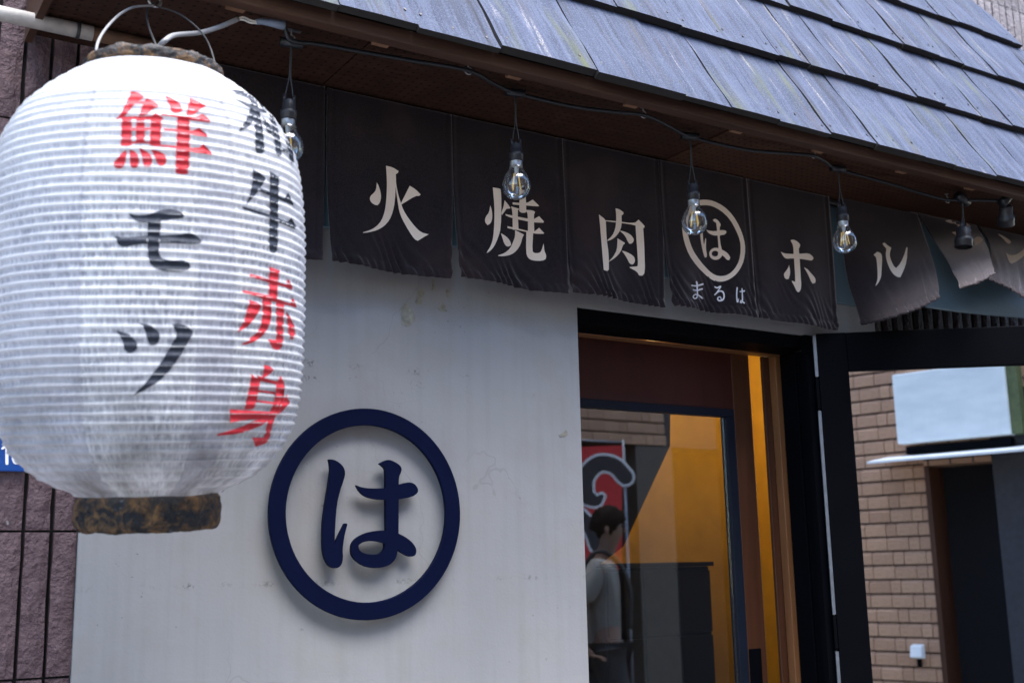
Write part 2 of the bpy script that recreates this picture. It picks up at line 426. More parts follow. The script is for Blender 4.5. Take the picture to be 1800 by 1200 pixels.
def catmull(ctrl, n):
    out = []
    P = [Vector(p) for p in ctrl]; P = [P[0] * 2 - P[1]] + P + [P[-1] * 2 - P[-2]]
    for i in range(1, len(P) - 2):
        for k in range(n):
            t = k / n; a, b, c, d = P[i - 1], P[i], P[i + 1], P[i + 2]
            out.append(.5 * ((2 * b) + (c - a) * t + (2 * a - 5 * b + 4 * c - d) * t * t + (3 * b - a - 3 * c + d) * t ** 3))
    out.append(P[-2]); return out

# ------------------------------------------------------------------ lettering: outlines -> triangles -> laid on a surface
def chaikin(poly):
    n = len(poly); out = []
    for i in range(n):
        a, b, c = Vector(poly[i - 1]), Vector(poly[i]), Vector(poly[(i + 1) % n])
        u, v = (b - a), (c - b)
        if u.length < 1e-6 or v.length < 1e-6: out.append(b); continue
        if u.angle(v) > radians(50): out.append(b)
        else: out.append(b * .75 + a * .25); out.append(b * .75 + c * .25)
    return out
def stroke(pts, n=6):                        # (x, y, width) brush path -> list of quad outlines
    P = catmull(pts, n); L = []; R = []
    for i, p in enumerate(P):
        q = P[min(i + 1, len(P) - 1)]; o = P[max(i - 1, 0)]
        t = Vector((q.x - o.x, q.y - o.y)).normalized(); nn = Vector((-t.y, t.x)) * (p.z / 2)
        L.append(Vector((p.x, p.y)) + nn); R.append(Vector((p.x, p.y)) - nn)
    out = [[[L[i], L[i + 1], R[i + 1], R[i]]] for i in range(len(P) - 1)]
    for p in (P[0], P[-1]):
        out.append([[Vector((p.x + cos(a * pi / 5) * p.z / 2, p.y + sin(a * pi / 5) * p.z / 2)) for a in range(10)]])
    return out
def ringloop(outer, inner): return [[chaikin(outer), chaikin(inner)]]
def pip(x, y, poly):
    c = False; n = len(poly); j = n - 1
    for i in range(n):
        xi, yi = poly[i]; xj, yj = poly[j]
        if (yi > y) != (yj > y) and x < (xj - xi) * (y - yi) / (yj - yi) + xi: c = not c
        j = i
    return c
def glyph(org, sc, polys=(), strokes=(), rings=(), grid=4.0):
    """returns 2D verts (photo pixels), triangles"""
    ents = [[chaikin(p)] for p in polys]
    for st in strokes: ents += stroke(st)
    for o_, i_ in rings: ents += ringloop(o_, i_)
    ents = [[[Vector((org[0] + p[0] / sc, org[1] + p[1] / sc)) for p in lp] for lp in e] for e in ents]
    vs, es = [], []
    for e in ents:
        for lp in e:
            b = len(vs); vs += lp; es += [(b + i, b + (i + 1) % len(lp)) for i in range(len(lp))]
    x0, x1 = min(v.x for v in vs), max(v.x for v in vs); y0, y1 = min(v.y for v in vs), max(v.y for v in vs)
    y = y0 + grid * .37
    k = 0
    while y < y1:
        x = x0 + grid * (.3 if k % 2 else .8)
        while x < x1:
            if any(pip(x, y, e[0]) for e in ents): vs.append(Vector((x, y)))
            x += grid
        y += grid; k += 1
    r = delaunay_2d_cdt(vs, es, [], 0, 1e-4)
    V, T = r[0], []
    for f in r[2]:
        cx = sum(V[i].x for i in f) / len(f); cy = sum(V[i].y for i in f) / len(f)
        for e in ents:
            if not (min(p.x for p in e[0]) <= cx <= max(p.x for p in e[0])): continue
            ins = False
            for lp in e:
                if pip(cx, cy, lp): ins = not ins
            if ins: T.append(tuple(f)); break
    used = sorted({i for t in T for i in t}); mp = {i: k for k, i in enumerate(used)}
    return [V[i] for i in used], [tuple(mp[i] for i in t) for t in T]
def lay(g2, bvh, off):
    out = []; V, T = g2; ok = []
    for v in V:
        d = ray(v.x, v.y).normalized(); h = bvh.ray_cast(CAM, d)
        if h[0] is None:
            h = bvh.find_nearest(CAM + d * 2.3); out.append(h[0]); ok.append(False); continue
        nn = h[1] if h[1].dot(d) < 0 else -h[1]
        out.append(h[0] + nn * off); ok.append(True)
    mb = MB(); mb.add(out, [t for t in T if all(ok[i] for i in t)])
    return mb
def bvh_of(mb): return BVHTree.FromPolygons([tuple(v) for v in mb.v], mb.f)

# ================================================================== SETTING
struct('street', MB().box((-40, -40, -.3), (40, 40, 0)), 'asphalt', 'grey paved street in front of the shop')

# ---- plaster facade
XL, XD, XH, XR, ZD, ZS = .4428, 1.515, 2.268, 2.53, 2.088, 2.468
pw = empty('plaster_wall', (XL, .05, 0), 'grey white painted plaster shopfront wall with round blue sign', 'wall')
b = MB()
b.box((XL, -.0, 0), (XD, .12, ZS + .2)); b.box((XD, 0, ZD), (XR, .12, ZS + .2)); b.box((XH + .010, 0, 0), (XR, .12, ZD))
b.build('plaster_face', 'plaster', pw)
for (px, py, pts) in ((712, 553, [(-8, -14), (4, -24), (16, -6), (20, 12), (6, 24), (-6, 18)]), (738, 521, [(-9, 10), (-2, -14), (9, -13), (4, 14), (-2, 16)]),
                      (777, 540, [(-8, 2), (0, -10), (8, -2), (9, 9), (-2, 7)]), (762, 503, [(-2, -12), (2, -12), (3, 6), (-2, 7)]), (787, 516, [(-3, -8), (2, -10), (2, 8), (-3, 6)]),
                      (990, 763, [(-8, 2), (6, -9), (9, 0), (-4, 6)])):
    poly = []
    for i, (a, c) in enumerate(pts):
        a2, c2 = pts[(i + 1) % len(pts)]
        for k in range(4):
            t = k / 4; poly.append(onY(px + (a + (a2 - a) * t) * .92 + random.uniform(-1.2, 1.2), py + (c + (c2 - c) * t) * .92 + random.uniform(-1.2, 1.2), -.0012))
    MB().prism(poly, (0, .0011, 0)).build('tape_residue', 'residue', pw)
# horizontal ledge of the lintel behind the banner
MB().box((XL + .002, -.010, 2.185), (XR - .002, -.0005, 2.46)).build('lintel_board', 'lining', pw, bevel=.002)

# ---- stone tiles
def tile_mesh(wd, ht, dp, key):
    g = MB(); nx, nz = 3, 6; vs = []
    for j in range(nz + 1):
        for i in range(nx + 1):
            ed = i in (0, nx) or j in (0, nz)
            jig = 0 if ed else random.uniform(-.0015, .0015)
            ex = random.uniform(-.0012, .0012) if i in (0, nx) and j not in (0, nz) else 0
            vs.append((wd * i / nx + ex, (0.003 if ed else -.001) + jig, ht * j / nz))
    fs = [(j * (nx + 1) + i, j * (nx + 1) + i + 1, (j + 1) * (nx + 1) + i + 1, (j + 1) * (nx + 1) + i) for j in range(nz) for i in range(nx)]
    g.add(vs, fs)
    nb = len(vs); bd = [i for i in range(nx + 1)] + [(j) * (nx + 1) + nx for j in range(1, nz + 1)] + [nz * (nx + 1) + i for i in range(nx - 1, -1, -1)] + [j * (nx + 1) for j in range(nz - 1, 0, -1)]
    g.add([(vs[i][0], dp, vs[i][2]) for i in bd], [])
    for k in range(len(bd)):
        k2 = (k + 1) % len(bd); g.f.append((bd[k], bd[k2], nb + k2, nb + k))
    me = bpy.data.meshes.new('tile'); me.from_pydata([tuple(v) for v in g.v], [], g.f); me.update()
    for p in me.polygons: p.use_smooth = False
    me.materials.append(M[key]); return me
PT, PW, PH = .0455, .0385, .2422
def tiles(root, meshes, xs, zs, y):
    base = WL[root.name]
    for x in xs:
        for z in zs:
            o = bpy.data.objects.new('tile', random.choice(meshes)); COL.objects.link(o); o.parent = root
            o.location = Vector((x, y + random.uniform(-.0012, .0012), z)) - base
            o.rotation_euler = (random.uniform(-.006, .006), random.uniform(-.004, .004), random.uniform(-.01, .01))
tl = [tile_mesh(PW, PH - .004, .02, 'tile') for _ in range(5)]
tw = empty('tile_wall', (.0, .05, 0), 'plum stone tile wall with black grooves left of the lantern', 'wall')
MB().box((-3.0, .018, 0), (XL - .0005, .12, 5.0)).build('joint_backing', 'groove', tw)
tiles(tw, tl, [XL - .001 - PW - PT * k for k in range(8)], [1.5787 + PH * k + .002 for k in range(-3, 5)], .004)
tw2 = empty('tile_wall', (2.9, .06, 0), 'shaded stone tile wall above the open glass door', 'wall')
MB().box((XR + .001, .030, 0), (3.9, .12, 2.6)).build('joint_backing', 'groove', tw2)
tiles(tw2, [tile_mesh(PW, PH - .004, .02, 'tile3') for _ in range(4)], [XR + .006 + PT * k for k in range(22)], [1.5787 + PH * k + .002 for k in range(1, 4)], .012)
t3 = [tile_mesh(PW, PH - .004, .02, 'tile2') for _ in range(5)]
tw3 = empty('tile_wall', (4.6, .5, 0), 'ribbed tile wall coloured pale for sky light behind the right end of the roof', 'wall')
MB().box((2.6, .468, 2.66), (7.0, .7, 5.2)).build('joint_backing', 'groove', tw3)
tiles(tw3, t3, [3.75 + PT * k for k in range(26)], [3.2 + PH * k for k in range(8)], .45)
# closed upper storey behind the roof so that no light leaks into the shop
struct('shop_upper_storey', MB().box((-2.9, .70, 2.60), (2.58, 1.2, 4.2)), 'darkgrey', 'dark upper wall behind the shingled roof')

# ================================================================== ROOF
TH = radians(61); UPS = Vector((0, cos(TH), sin(TH))); NRM = Vector((0, -sin(TH), cos(TH))); E0 = Vector((0, -.36, 2.455))
XA, XB = .318, 3.43
rf = empty('shingled_roof', (1.8, -.3, 2.45), 'steep awning roof of weathered grey shingles over the shopfront', 'roof')
MB().obox(E0 + Vector((XA, 0, 0)) - NRM * .022, (XB - XA - .03, 0, 0), UPS * 1.62, NRM * .012).build('roof_deck', 'deck', rf)
EXP = .2745; nails = MB(); rows = 6
first = [XA, .46, .62, .752, .907, 1.083, 1.307, 1.535, 1.667, 1.812, 1.975, 2.13, 2.30, 2.42, 2.585, 2.76, 2.91, 3.08, 3.24, XB]
for r in range(rows):
    if r == 0: xs = first
    else:
        xs = [XA]; 
        while xs[-1] < XB - .22: xs.append(xs[-1] + random.uniform(.10, .185))
        xs.append(XB + (.0 if r < 3 else random.uniform(-.03, -.01)))
    s0 = r * EXP
    for i in range(len(xs) - 1):
        x0, x1 = xs[i] + random.uniform(.0004, .0016), xs[i + 1] - random.uniform(.0004, .0016)
        ds = random.uniform(-.004, .004) + (-.002 if i % 3 == 0 else 0); L = EXP + .06; th = .012 + random.uniform(0, .006); lift = .0125
        wd = x1 - x0; c = Vector(((x0 + x1) / 2, E0.y, E0.z)) + UPS * (s0 + ds)
        vs, fs = [], []
        ny = 8; last = (i == len(xs) - 2 and r >= 3)
        for side in (0, 1):                       # top surface, underside
            for j in range(ny + 1):
                y = L * j / ny
                h = lift * (1 - j / ny) + (th if side == 0 else 0.0) * (1 - .55 * j / ny) + (0.0015 * sin(j * 1.3 + i) if 0 < j else 0)
                wl, wr = -wd / 2, wd / 2
                if last: wr -= .11 * max(0, (j / ny - .25)) ** 1.6 * (1.6 if r == 3 else 1.0)
                vs += [(wl, y, h), ((wl + wr) / 2, y, h + (.0008 if side == 0 else 0)), (wr, y, h)]
        q = 3 * (ny + 1)
        for j in range(ny):
            for k in range(2):
                a = j * 3 + k; fs.append((a, a + 1, a + 4, a + 3)); fs.append((q + a + 3, q + a + 4, q + a + 1, q + a))
            fs.append((j * 3 + 2, q + j * 3 + 2, q + j * 3 + 5, j * 3 + 5)); fs.append((j * 3 + 3, q + j * 3 + 3, q + j * 3, j * 3))
        fs += [(0, q, q + 1, 1), (1, q + 1, q + 2, 2)]
        me = bpy.data.meshes.new('shingle'); me.from_pydata(vs, [], fs); me.update(); me.materials.append(M['shingle']); me.materials.append(M['deck'])
        for p in me.polygons:
            if p.index >= len(fs) - 2 or abs(p.normal.x) > .8: p.material_index = 1  # butt and side faces take the dark colour to stand in for shade
        o = bpy.data.objects.new('shingle', me); COL.objects.link(o); o.parent = rf
        o.location = c - WL[rf.name]; o.rotation_euler = (TH, 0, random.uniform(-.004, .004))
        for fx in ((-.40, .40) if wd < .16 else (-.42, -.05, .41)):
            p = Vector((c.x + fx * wd * random.uniform(.9, 1.05), c.y, c.z)) + UPS * random.uniform(.028, .05) + NRM * (lift * .86 + th - .0005)
            ns = [p + Vector((1, 0, 0)) * (.0028 * cos(a * pi / 3)) + UPS * (.0034 * sin(a * pi / 3)) for a in range(6)]
            nails.prism(ns, NRM * .0012)
tag(nails.build('nail', 'nail', rf), kind='stuff')
# eave: fascia, batten, blocks and perforated soffit boards
ZF = 2.4685
MB().box((XA, -.352, 2.443), (XB - .04, -.326, 2.470)).build('fascia_board', 'fascia', rf, bevel=.0015)
MB().box((XA, -.325, 2.4565), (XB - .04, -.300, 2.475)).build('eave_batten', 'fascia', rf, bevel=.0015)
for px in (427, 682, 915, 1118, 1300, 1440, 1583, 1700):
    p = onZ(px, (px - 600) * .262 + 46, 2.452)
    MB().box((p.x - .016, -.3255, 2.4515), (p.x + .016, -.2995, 2.4568)).build('wood_block', 'block', rf)
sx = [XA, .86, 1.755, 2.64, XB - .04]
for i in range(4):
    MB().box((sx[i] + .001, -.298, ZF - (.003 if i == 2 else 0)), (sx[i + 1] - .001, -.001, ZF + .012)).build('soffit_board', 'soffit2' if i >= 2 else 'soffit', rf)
MB().box((XA - .014, -.35, 2.452), (XA - .001, .0, 2.62)).build('gable_board', 'fascia', rf)

# ================================================================== ROUND SIGN
sg = empty('wall_sign', (.99, -.03, 1.4), 'round navy metal sign with a ring round one brush character on the plaster wall', 'sign')
SY0, SY1 = -.024, -.015
cs = [onY(472, 903, SY0), onY(810, 903, SY0), onY(641, 718, SY0), onY(641, 1089, SY0)]
cx, cz = (cs[0].x + cs[1].x) / 2, (cs[2].z + cs[3].z) / 2; R1 = (cs[1].x - cs[0].x + cs[2].z - cs[3].z) / 4; R0 = R1 - .0335
b = MB(); N = 128
for rr, yy in ((R0, SY0), (R1, SY0), (R1, SY1), (R0, SY1)):
    b.v += [Vector((cx + rr * cos(2 * pi * k / N), yy, cz + rr * sin(2 * pi * k / N))) for k in range(N)]
for q in range(4):
    for k in range(N):
        b.f.append((q * N + k, q * N + (k + 1) % N, ((q + 1) % 4) * N + (k + 1) % N, ((q + 1) % 4) * N + k))
b.build('ring', 'navy', sg, bevel=.0012)
V, T = glyph((540, 770), 4.6136, polys=[
    [(178, 170), (215, 172), (260, 195), (295, 230), (310, 275), (300, 330), (265, 430), (240, 540), (228, 700), (222, 860), (260, 780), (305, 690), (318, 688), (326, 698), (320, 720), (300, 800), (287, 900), (292, 970), (280, 1025), (250, 1050), (215, 1052), (180, 1035), (150, 990), (130, 920), (125, 800), (130, 660), (150, 520), (175, 370), (190, 270), (188, 220)],
    [(588, 205), (630, 180), (665, 172), (710, 190), (750, 215), (768, 245), (762, 275), (745, 310), (742, 380), (742, 770), (735, 900), (722, 950), (650, 900), (640, 745), (638, 500), (638, 260), (626, 235)],
    [(400, 380), (440, 397), (520, 407), (640, 403), (740, 380), (790, 360), (840, 355), (880, 375), (902, 415), (895, 445), (850, 475), (740, 495), (640, 497), (560, 495), (480, 475), (430, 435)],
    [(735, 768), (800, 800), (850, 840), (880, 880), (888, 920), (875, 950), (845, 960), (810, 950), (735, 905), (700, 850)]],
    rings=[([(638, 745), (560, 748), (480, 765), (410, 800), (370, 840), (357, 890), (362, 940), (390, 985), (450, 1030), (530, 1052), (600, 1048), (660, 1030), (700, 1000), (730, 950), (736, 850), (720, 760)],
            [(628, 850), (580, 835), (520, 830), (460, 838), (420, 860), (415, 880), (430, 915), (470, 935), (530, 943), (590, 938), (620, 910), (630, 880)])], grid=12)
def thick(V, T, ya, yb):
    mb = MB(); n = len(V)
    mb.v = [onY(v.x, v.y, ya) for v in V]; mb.v += [Vector((p.x, yb, p.z)) for p in mb.v]
    mb.f = list(T) + [tuple(i + n for i in reversed(t)) for t in T]
    cnt = {}
    for t in T:
        for i in range(3): cnt.setdefault(frozenset((t[i], t[(i + 1) % 3])), []).append((t[i], t[(i + 1) % 3]))
    for k, l in cnt.items():
        if len(l) == 1: a, c = l[0]; mb.f.append((a, a + n, c + n, c))
    return mb
thick(V, T, SY0, SY1).build('character', 'navy', sg)
for a in (20, 75, 140, 200, 255, 320):
    rr = (R0 + R1) / 2; x, z = cx + rr * cos(radians(a)), cz + rr * sin(radians(a))
    MB().tube([(x, SY1, z), (x, .0, z)], .004, 8).build('stud', 'steel', sg)

# ================================================================== DOOR
fr = empty('door_frame', (1.9, .05, 0), 'black metal door frame with amber wood posts around the doorway', 'door frame')
zl = onY(1015, 566, .012).z
xj = onY(1388, 900, .112).x
MB().box((XD - .03, .012, zl), (XH + .008, .112, ZD + .03)).build('lintel', 'frame', fr, bevel=.002)
MB().box((xj + .004, .012, 0), (XH + .008, .0555, zl - .001)).build('jamb', 'frame', fr, bevel=.003)
MB().box((xj, .056, 0), (XH + .008, .112, zl - .001)).build('jamb', 'frame', fr, bevel=.002)
MB().box((xj + .012, .006, 0), (xj + .017, .0115, zl)).build('jamb_stop', 'navyframe', fr)
MB().box((XH - .02, -.004, 0), (XH + .009, .0115, ZD - .001)).build('jamb_stop', 'frame', fr)
zb = onY(1015, 586, .114).z
MB().box((XD - .03, .114, zb), (xj + .01, .150, zl + .03)).build('header_beam', 'beam', fr, bevel=.002)
xp0, xp1, xm = onY(1352, 900, .150).x, onY(1388, 900, .114).x, onY(1368, 900, .139).x
MB().box((xm, .114, 0), (xp1 + .015, .139, zb - .001)).build('post', 'post', fr, bevel=.002)
MB().box((xp0, .1395, 0), (xm + .02, .150, zb - .001)).build('post', 'stile', fr, bevel=.002)
# emissive sliver added on the beam face, standing in for a reflected lamp glint
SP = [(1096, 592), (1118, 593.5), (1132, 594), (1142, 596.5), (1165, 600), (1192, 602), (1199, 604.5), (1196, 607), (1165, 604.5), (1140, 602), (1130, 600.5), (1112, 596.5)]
st = tag(MB().prism([onY(a, b_ - 4, .112) for a, b_ in SP], (0, .0016, 0)).build('beam_glint', 'strip'), 'thin amber sliver added as a lamp glint on the door header', 'added glint')

DY = .170
sd = empty('sliding_door', (1.7, DY, 0), 'wooden sliding door with oxblood top panel and tall navy framed glass', 'sliding door')
dx1 = onY(1331, 900, DY).x; gx1 = onY(1299, 900, DY).x; gi1 = onY(1284, 900, DY).x
gz1 = onY(1150, 709, DY).z; gzi = onY(1150, 724, DY).z; x0 = 1.36
MB().box((x0, DY, gz1), (gx1, DY + .03, zb + .02)).build('top_panel', 'redwood', sd)
MB().box((gx1 + .0005, DY - .003, 0), (dx1, DY + .034, zb + .02)).build('stile', 'stile', sd, bevel=.002)
MB().box((x0, DY - .004, gzi), (gx1, DY + .02, gz1 - .0005)).build('pane_frame', 'navyframe', sd, bevel=.0015)
MB().box((gi1, DY - .004, .25), (gx1, DY + .02, gzi - .0005)).build('pane_frame', 'navyframe', sd, bevel=.0015)
MB().box((x0, DY + .006, .25), (gi1 - .0003, DY + .010, gzi - .0003)).build('glass_pane', 'pane', sd)
MB().box((x0, DY, 0), (gx1, DY + .03, .249)).build('bottom_panel', 'redwood', sd)
hp = [onY(1316, 1140, DY - .004), onY(1338, 1142, DY - .004)]
MB().box((hp[0].x, DY - .006, hp[0].z - .14), (hp[1].x - .002, DY - .0032, hp[0].z)).build('recessed_pull', 'frame', sd, bevel=.001)

# ---- open reflective glass door
ANG = radians(-38); DD = Vector((cos(ANG), sin(ANG), 0)); ND = Vector((sin(ANG), -cos(ANG), 0)); H = Vector((XH, -.02, 0))
gd = empty('glass_door', H, 'black framed glass door standing open with a reflected street in it', 'door')
def dbox(t0, t1, z0, z1, d0, d1): return MB().obox(H + DD * t0 - ND * d0 + Vector((0, 0, z0)), DD * (t1 - t0), -ND * (d1 - d0), (0, 0, z1 - z0))
DW = .86
dbox(.003, .0800, .05, 2.089, 0, .035).build('stile', 'frame', gd, bevel=.002)
dbox(DW - .08, DW, .05, 2.089, 0, .035).build('stile', 'frame', gd, bevel=.002)
dbox(.0803, DW - .0803, 1.987, 2.089, .0005, .0345).build('rail', 'frame', gd, bevel=.002)
dbox(.0803, DW - .0803, .05, .26, .0005, .0345).build('rail', 'frame', gd, bevel=.002)
dbox(.0803, DW - .0803, .2603, 1.9867, .012, .018).build('glass_pane', 'mirror', gd)
MB().box((0, 0, 0), (.001, .001, .001))
for z0, z1 in ((1.975, 2.085), (1.37, 1.885), (.4, 1.28)):
    dbox(-.0055, .0022, z0, z1, .002, .012).build('edge_strip', 'alu', gd)
for z0 in (1.89, 1.285):
    dbox(-.006, .002, z0, z0 + .08, .001, .03).build('hinge', 'frame', gd, bevel=.001)
hb = MB(); hb.tube([H + DD * .74 + ND * .05 + Vector((0, 0, .85)), H + DD * .74 + ND * .05 + Vector((0, 0, 1.25))], .011, 12)
for zz in (.9, 1.2): hb.tube([H + DD * .80 + Vector((0, 0, zz)), H + DD * .74 + ND * .05 + Vector((0, 0, zz))], .007, 8)
hb.build('handle', 'alu', gd, smooth=True)

# ---- interior
struct('shop_floor', MB().box((.9, .18, .001), (3.2, 1.25, .02)), 'darkwood')
struct('shop_ceiling', MB().box((.9, .121, 2.40), (3.2, 1.25, 2.44)), 'darkwood')
iw = empty('interior_wall', (2.0, 1.2, .02), 'yellow plastered wall inside the shop seen through the door glass', 'wall')
MB().box((.9, 1.15, .02), (3.2, 1.25, 2.4)).build('wall_face', 'yellow', iw)
MB().box((3.1, .30, .02), (3.2, 1.149, 2.4)).build('wall_face', 'yellow', iw)
MB().box((.9, .30, .02), (1.0, 1.149, 2.4)).build('wall_face', 'darkwood', iw)
YP = .62
pt = [onY(960, 700, YP), onY(1178, 718, YP), onY(1178, 783, YP), onY(1096, 960, YP), onY(1030, 1010, YP), onY(960, 1020, YP)]  # added dark sheet, its slanted edge stands in for interior shade
tag(MB().prism(pt, (0, .05, 0)).build('shade_sheet', 'darkwood'), 'added dark slanted sheet standing in for shade behind the door glass', 'dark sheet')
cb = empty('cabinet', (1.95, .75, .02), 'dark wooden cabinet standing against the yellow interior wall', 'cabinet')
YC = .72; ca, cc_ = onY(1060, 985, YC), onY(1246, 1003, YC); ct = onY(1170, 996, YC).z
MB().box((ca.x, YC, .02), (cc_.x, 1.148, ct)).build('carcass', 'darkwood', cb, bevel=.003)
MB().box((ca.x - .02, YC - .015, ct + .0005), (cc_.x + .01, 1.148, ct + .014)).build('top_board', 'darkwood', cb, bevel=.002)
nd = 3; wdt = (cc_.x - ca.x) / nd
for k in range(nd):
    for z0, z1 in ((ct - .20, ct - .012), (ct - .46, ct - .21), (.1, ct - .47)):
        MB().box((ca.x + wdt * k + .006, YC - .012, z0), (ca.x + wdt * (k + 1) - .006, YC - .0005, z1)).build('drawer_front', 'darkwood', cb, bevel=.002)
cl = empty('ceiling_lamp', (2.72, .62, 2.34), 'warm ceiling lamp lit inside the shop', 'lamp')
MB().lathe([(.001, .055), (.05, .05), (.10, .0), (.102, -.01)], 24, (2.72, .62, 2.33)).build('shade', 'white', cl, smooth=True)
MB().lathe([(.001, -.045), (.03, -.035), (.04, -.01), (.03, .01), (.001, .02)], 20, (2.72, .62, 2.33)).build('bulb', 'lampglow', cl, smooth=True)
pl = bpy.data.lights.new('lamp_light', 'POINT'); pl.energy = 1.9; pl.color = (1.0, .74, .42); pl.shadow_soft_size = .04
po = bpy.data.objects.new('lamp_light', pl); po.location = Vector((2.72, .62, 2.25)) - WL[cl.name]; po.parent = cl; COL.objects.link(po)

# ================================================================== NOREN BANNER
nr = empty('noren_curtain', (1.6, -.06, 2.46), 'black noren banner of split panels with beige Japanese lettering under the eave', 'curtain')
ZT, ZB, NY = 2.462, 2.096, -.06
MB().tube([(.56, NY + .014, ZT - .008), (3.35, NY + .014, ZT - .008)], .006, 10).build('rod', 'wire', nr)
def flat_panel(xa, xb, seed):
    nx, nz = 66, 80; mb = MB(); rnd = random.Random(seed); ph = [rnd.uniform(0, 6.28) for _ in range(8)]
    k1 = rnd.uniform(1.2, 2.2)
    for j in range(nz + 1):
        v = j / nz                         # 0 top, 1 bottom
        for i in range(nx + 1):
            u = i / nx
            gl = .0095 * max(0, (v - .45) / .55) ** 1.4; gr = .0085 * max(0, (v - .40) / .60) ** 1.3
            x = xa - .004 + gl + (xb - xa + .008 - gl - gr) * u
            sag = .0022 * sin(u * pi + ph[0]) * v + .0006 * sin(u * 9 + ph[1]) * v
            hz = ZT - (ZT - ZB) * v + sag * v - .003 * (u - .5) * v
            lo = 1 - v
            y = NY + .008 * sin(u * pi * k1 + ph[2]) * v * v + .0035 * sin(u * 11 + ph[3] + v * 2) * v
            y -= .010 * v * v * (1 if seed % 2 else .6)
            puck = exp(-((lo) / .17) ** 2)
            fr_ = (u * 11 + lo * 9 + .5 * sin(u * 13 + ph[4]))
            y += .0048 * puck * sin(2 * pi * fr_ + 2.2 * noise.noise(Vector((u * 4, v * 2, seed)))) * max(0, .45 + 1.1 * noise.noise(Vector((u * 5 + lo * 3, lo * 4, seed * 3.1))))
            y += .0030 / (1 + exp((lo - .050) / .004)) * sin(2 * pi * (u * 15 + lo * 10) + ph[6]) * (.6 + .8 * noise.noise(Vector((u * 9, seed, 0))))
            y -= .0020 / (1 + exp((lo - .052) / .004)); y += .0016 * exp(-((lo - .056) / .007) ** 2)   # turned and stitched hem
            d = min(u, 1 - u); y += .0014 * exp(-((d - .045) / .008) ** 2) - .0012 * exp(-(d / .02) ** 2)
            mb.v.append(Vector((x, y, hz)))
    for j in range(nz):
        for i in range(nx):
            a = j * (nx + 1) + i; mb.f.append((a, a + nx + 1, a + nx + 2, a + 1))
    return mb
def grid_panel(rows_, n=16, wr=.004, seed=0, hem=True, nw=9):
    rnd = random.Random(seed); ph = rnd.uniform(0, 6)
    R = [[onY(*p) for p in r] for r in rows_]
    rr = [catmull(r, n) for r in R]; nxx = len(rr[0])
    cols = [catmull([rr[j][i] for j in range(len(rr))], n) for i in range(nxx)]
    nz = len(cols[0]); mb = MB()
    for j in range(nz):
        for i in range(nxx):
            p = cols[i][j].copy(); u, v = i / (nxx - 1), j / (nz - 1); lo = 1 - v
            if hem:
                k = wr * 1.5 * exp(-(lo / .30) ** 2) * sin(2 * pi * (u * nw + lo * 2.2 + .25 * sin(u * 9)) + ph + 2.5 * noise.noise(Vector((u * 3, v * 2, seed)))) * max(0, .4 + 1.1 * noise.noise(Vector((u * 5, lo * 4, seed * 2.3)))) + .0040 / (1 + exp((lo - .055) / .005)) * sin(2 * pi * (u * 14 + lo * 9)) + .002 * exp(-((lo - .06) / .012) ** 2)
            else: k = wr * sin(v * 5 + u * 3 + ph)
            p.y += k; p.z += k * .18
            mb.v.append(p)
    for j in range(nz - 1):
        for i in range(nxx - 1):
            a = j * nxx + i; mb.f.append((a, a + nxx, a + nxx + 1, a + 1))
    return mb
def add_panel(mb):
    o = mb.build('panel', 'cloth', nr, smooth=True)
    s_ = o.modifiers.new('thick', 'SOLIDIFY'); s_.thickness = .0012; s_.offset = 1 if False else -1
    return o, bvh_of(mb)
def put(panel, bvh, g2, mat='print', off=.0016, name='character'):
    return lay(g2, bvh, off).build(name, mat, panel, smooth=True, normals=False)

spans = [(.576, .858), (.871, 1.151), (1.160, 1.442), (1.447, 1.728), (1.732, 2.012), (2.018, 2.312)]
PAN = []
for i, (xa, xb) in enumerate(spans): PAN.append(add_panel(flat_panel(xa, xb, 11 + i)))
A0 = ((520, 180), 3.53)
put(*PAN[1], glyph(*A0, polys=[
    [(500, 498), (512, 520), (524, 560), (527, 590), (520, 622), (505, 640), (488, 638), (465, 622), (455, 600), (462, 580), (480, 565), (495, 545)],
    [(557, 395), (600, 405), (635, 428), (632, 440), (618, 447), (620, 490), (612, 620), (600, 680), (580, 730), (545, 770), (500, 795), (450, 808), (415, 811), (415, 807), (470, 790), (515, 755), (540, 710), (555, 650), (562, 560), (563, 480)],
    [(617, 470), (622, 520), (635, 580), (650, 625), (665, 670), (700, 725), (740, 775), (775, 808), (823, 820), (800, 832), (775, 848), (755, 860), (735, 850), (700, 800), (660, 730), (640, 680), (630, 620), (618, 540)],
    [(705, 519), (740, 540), (773, 573), (765, 582), (740, 582), (655, 634), (650, 628)]]))
A1 = ((780, 220), 3.53)
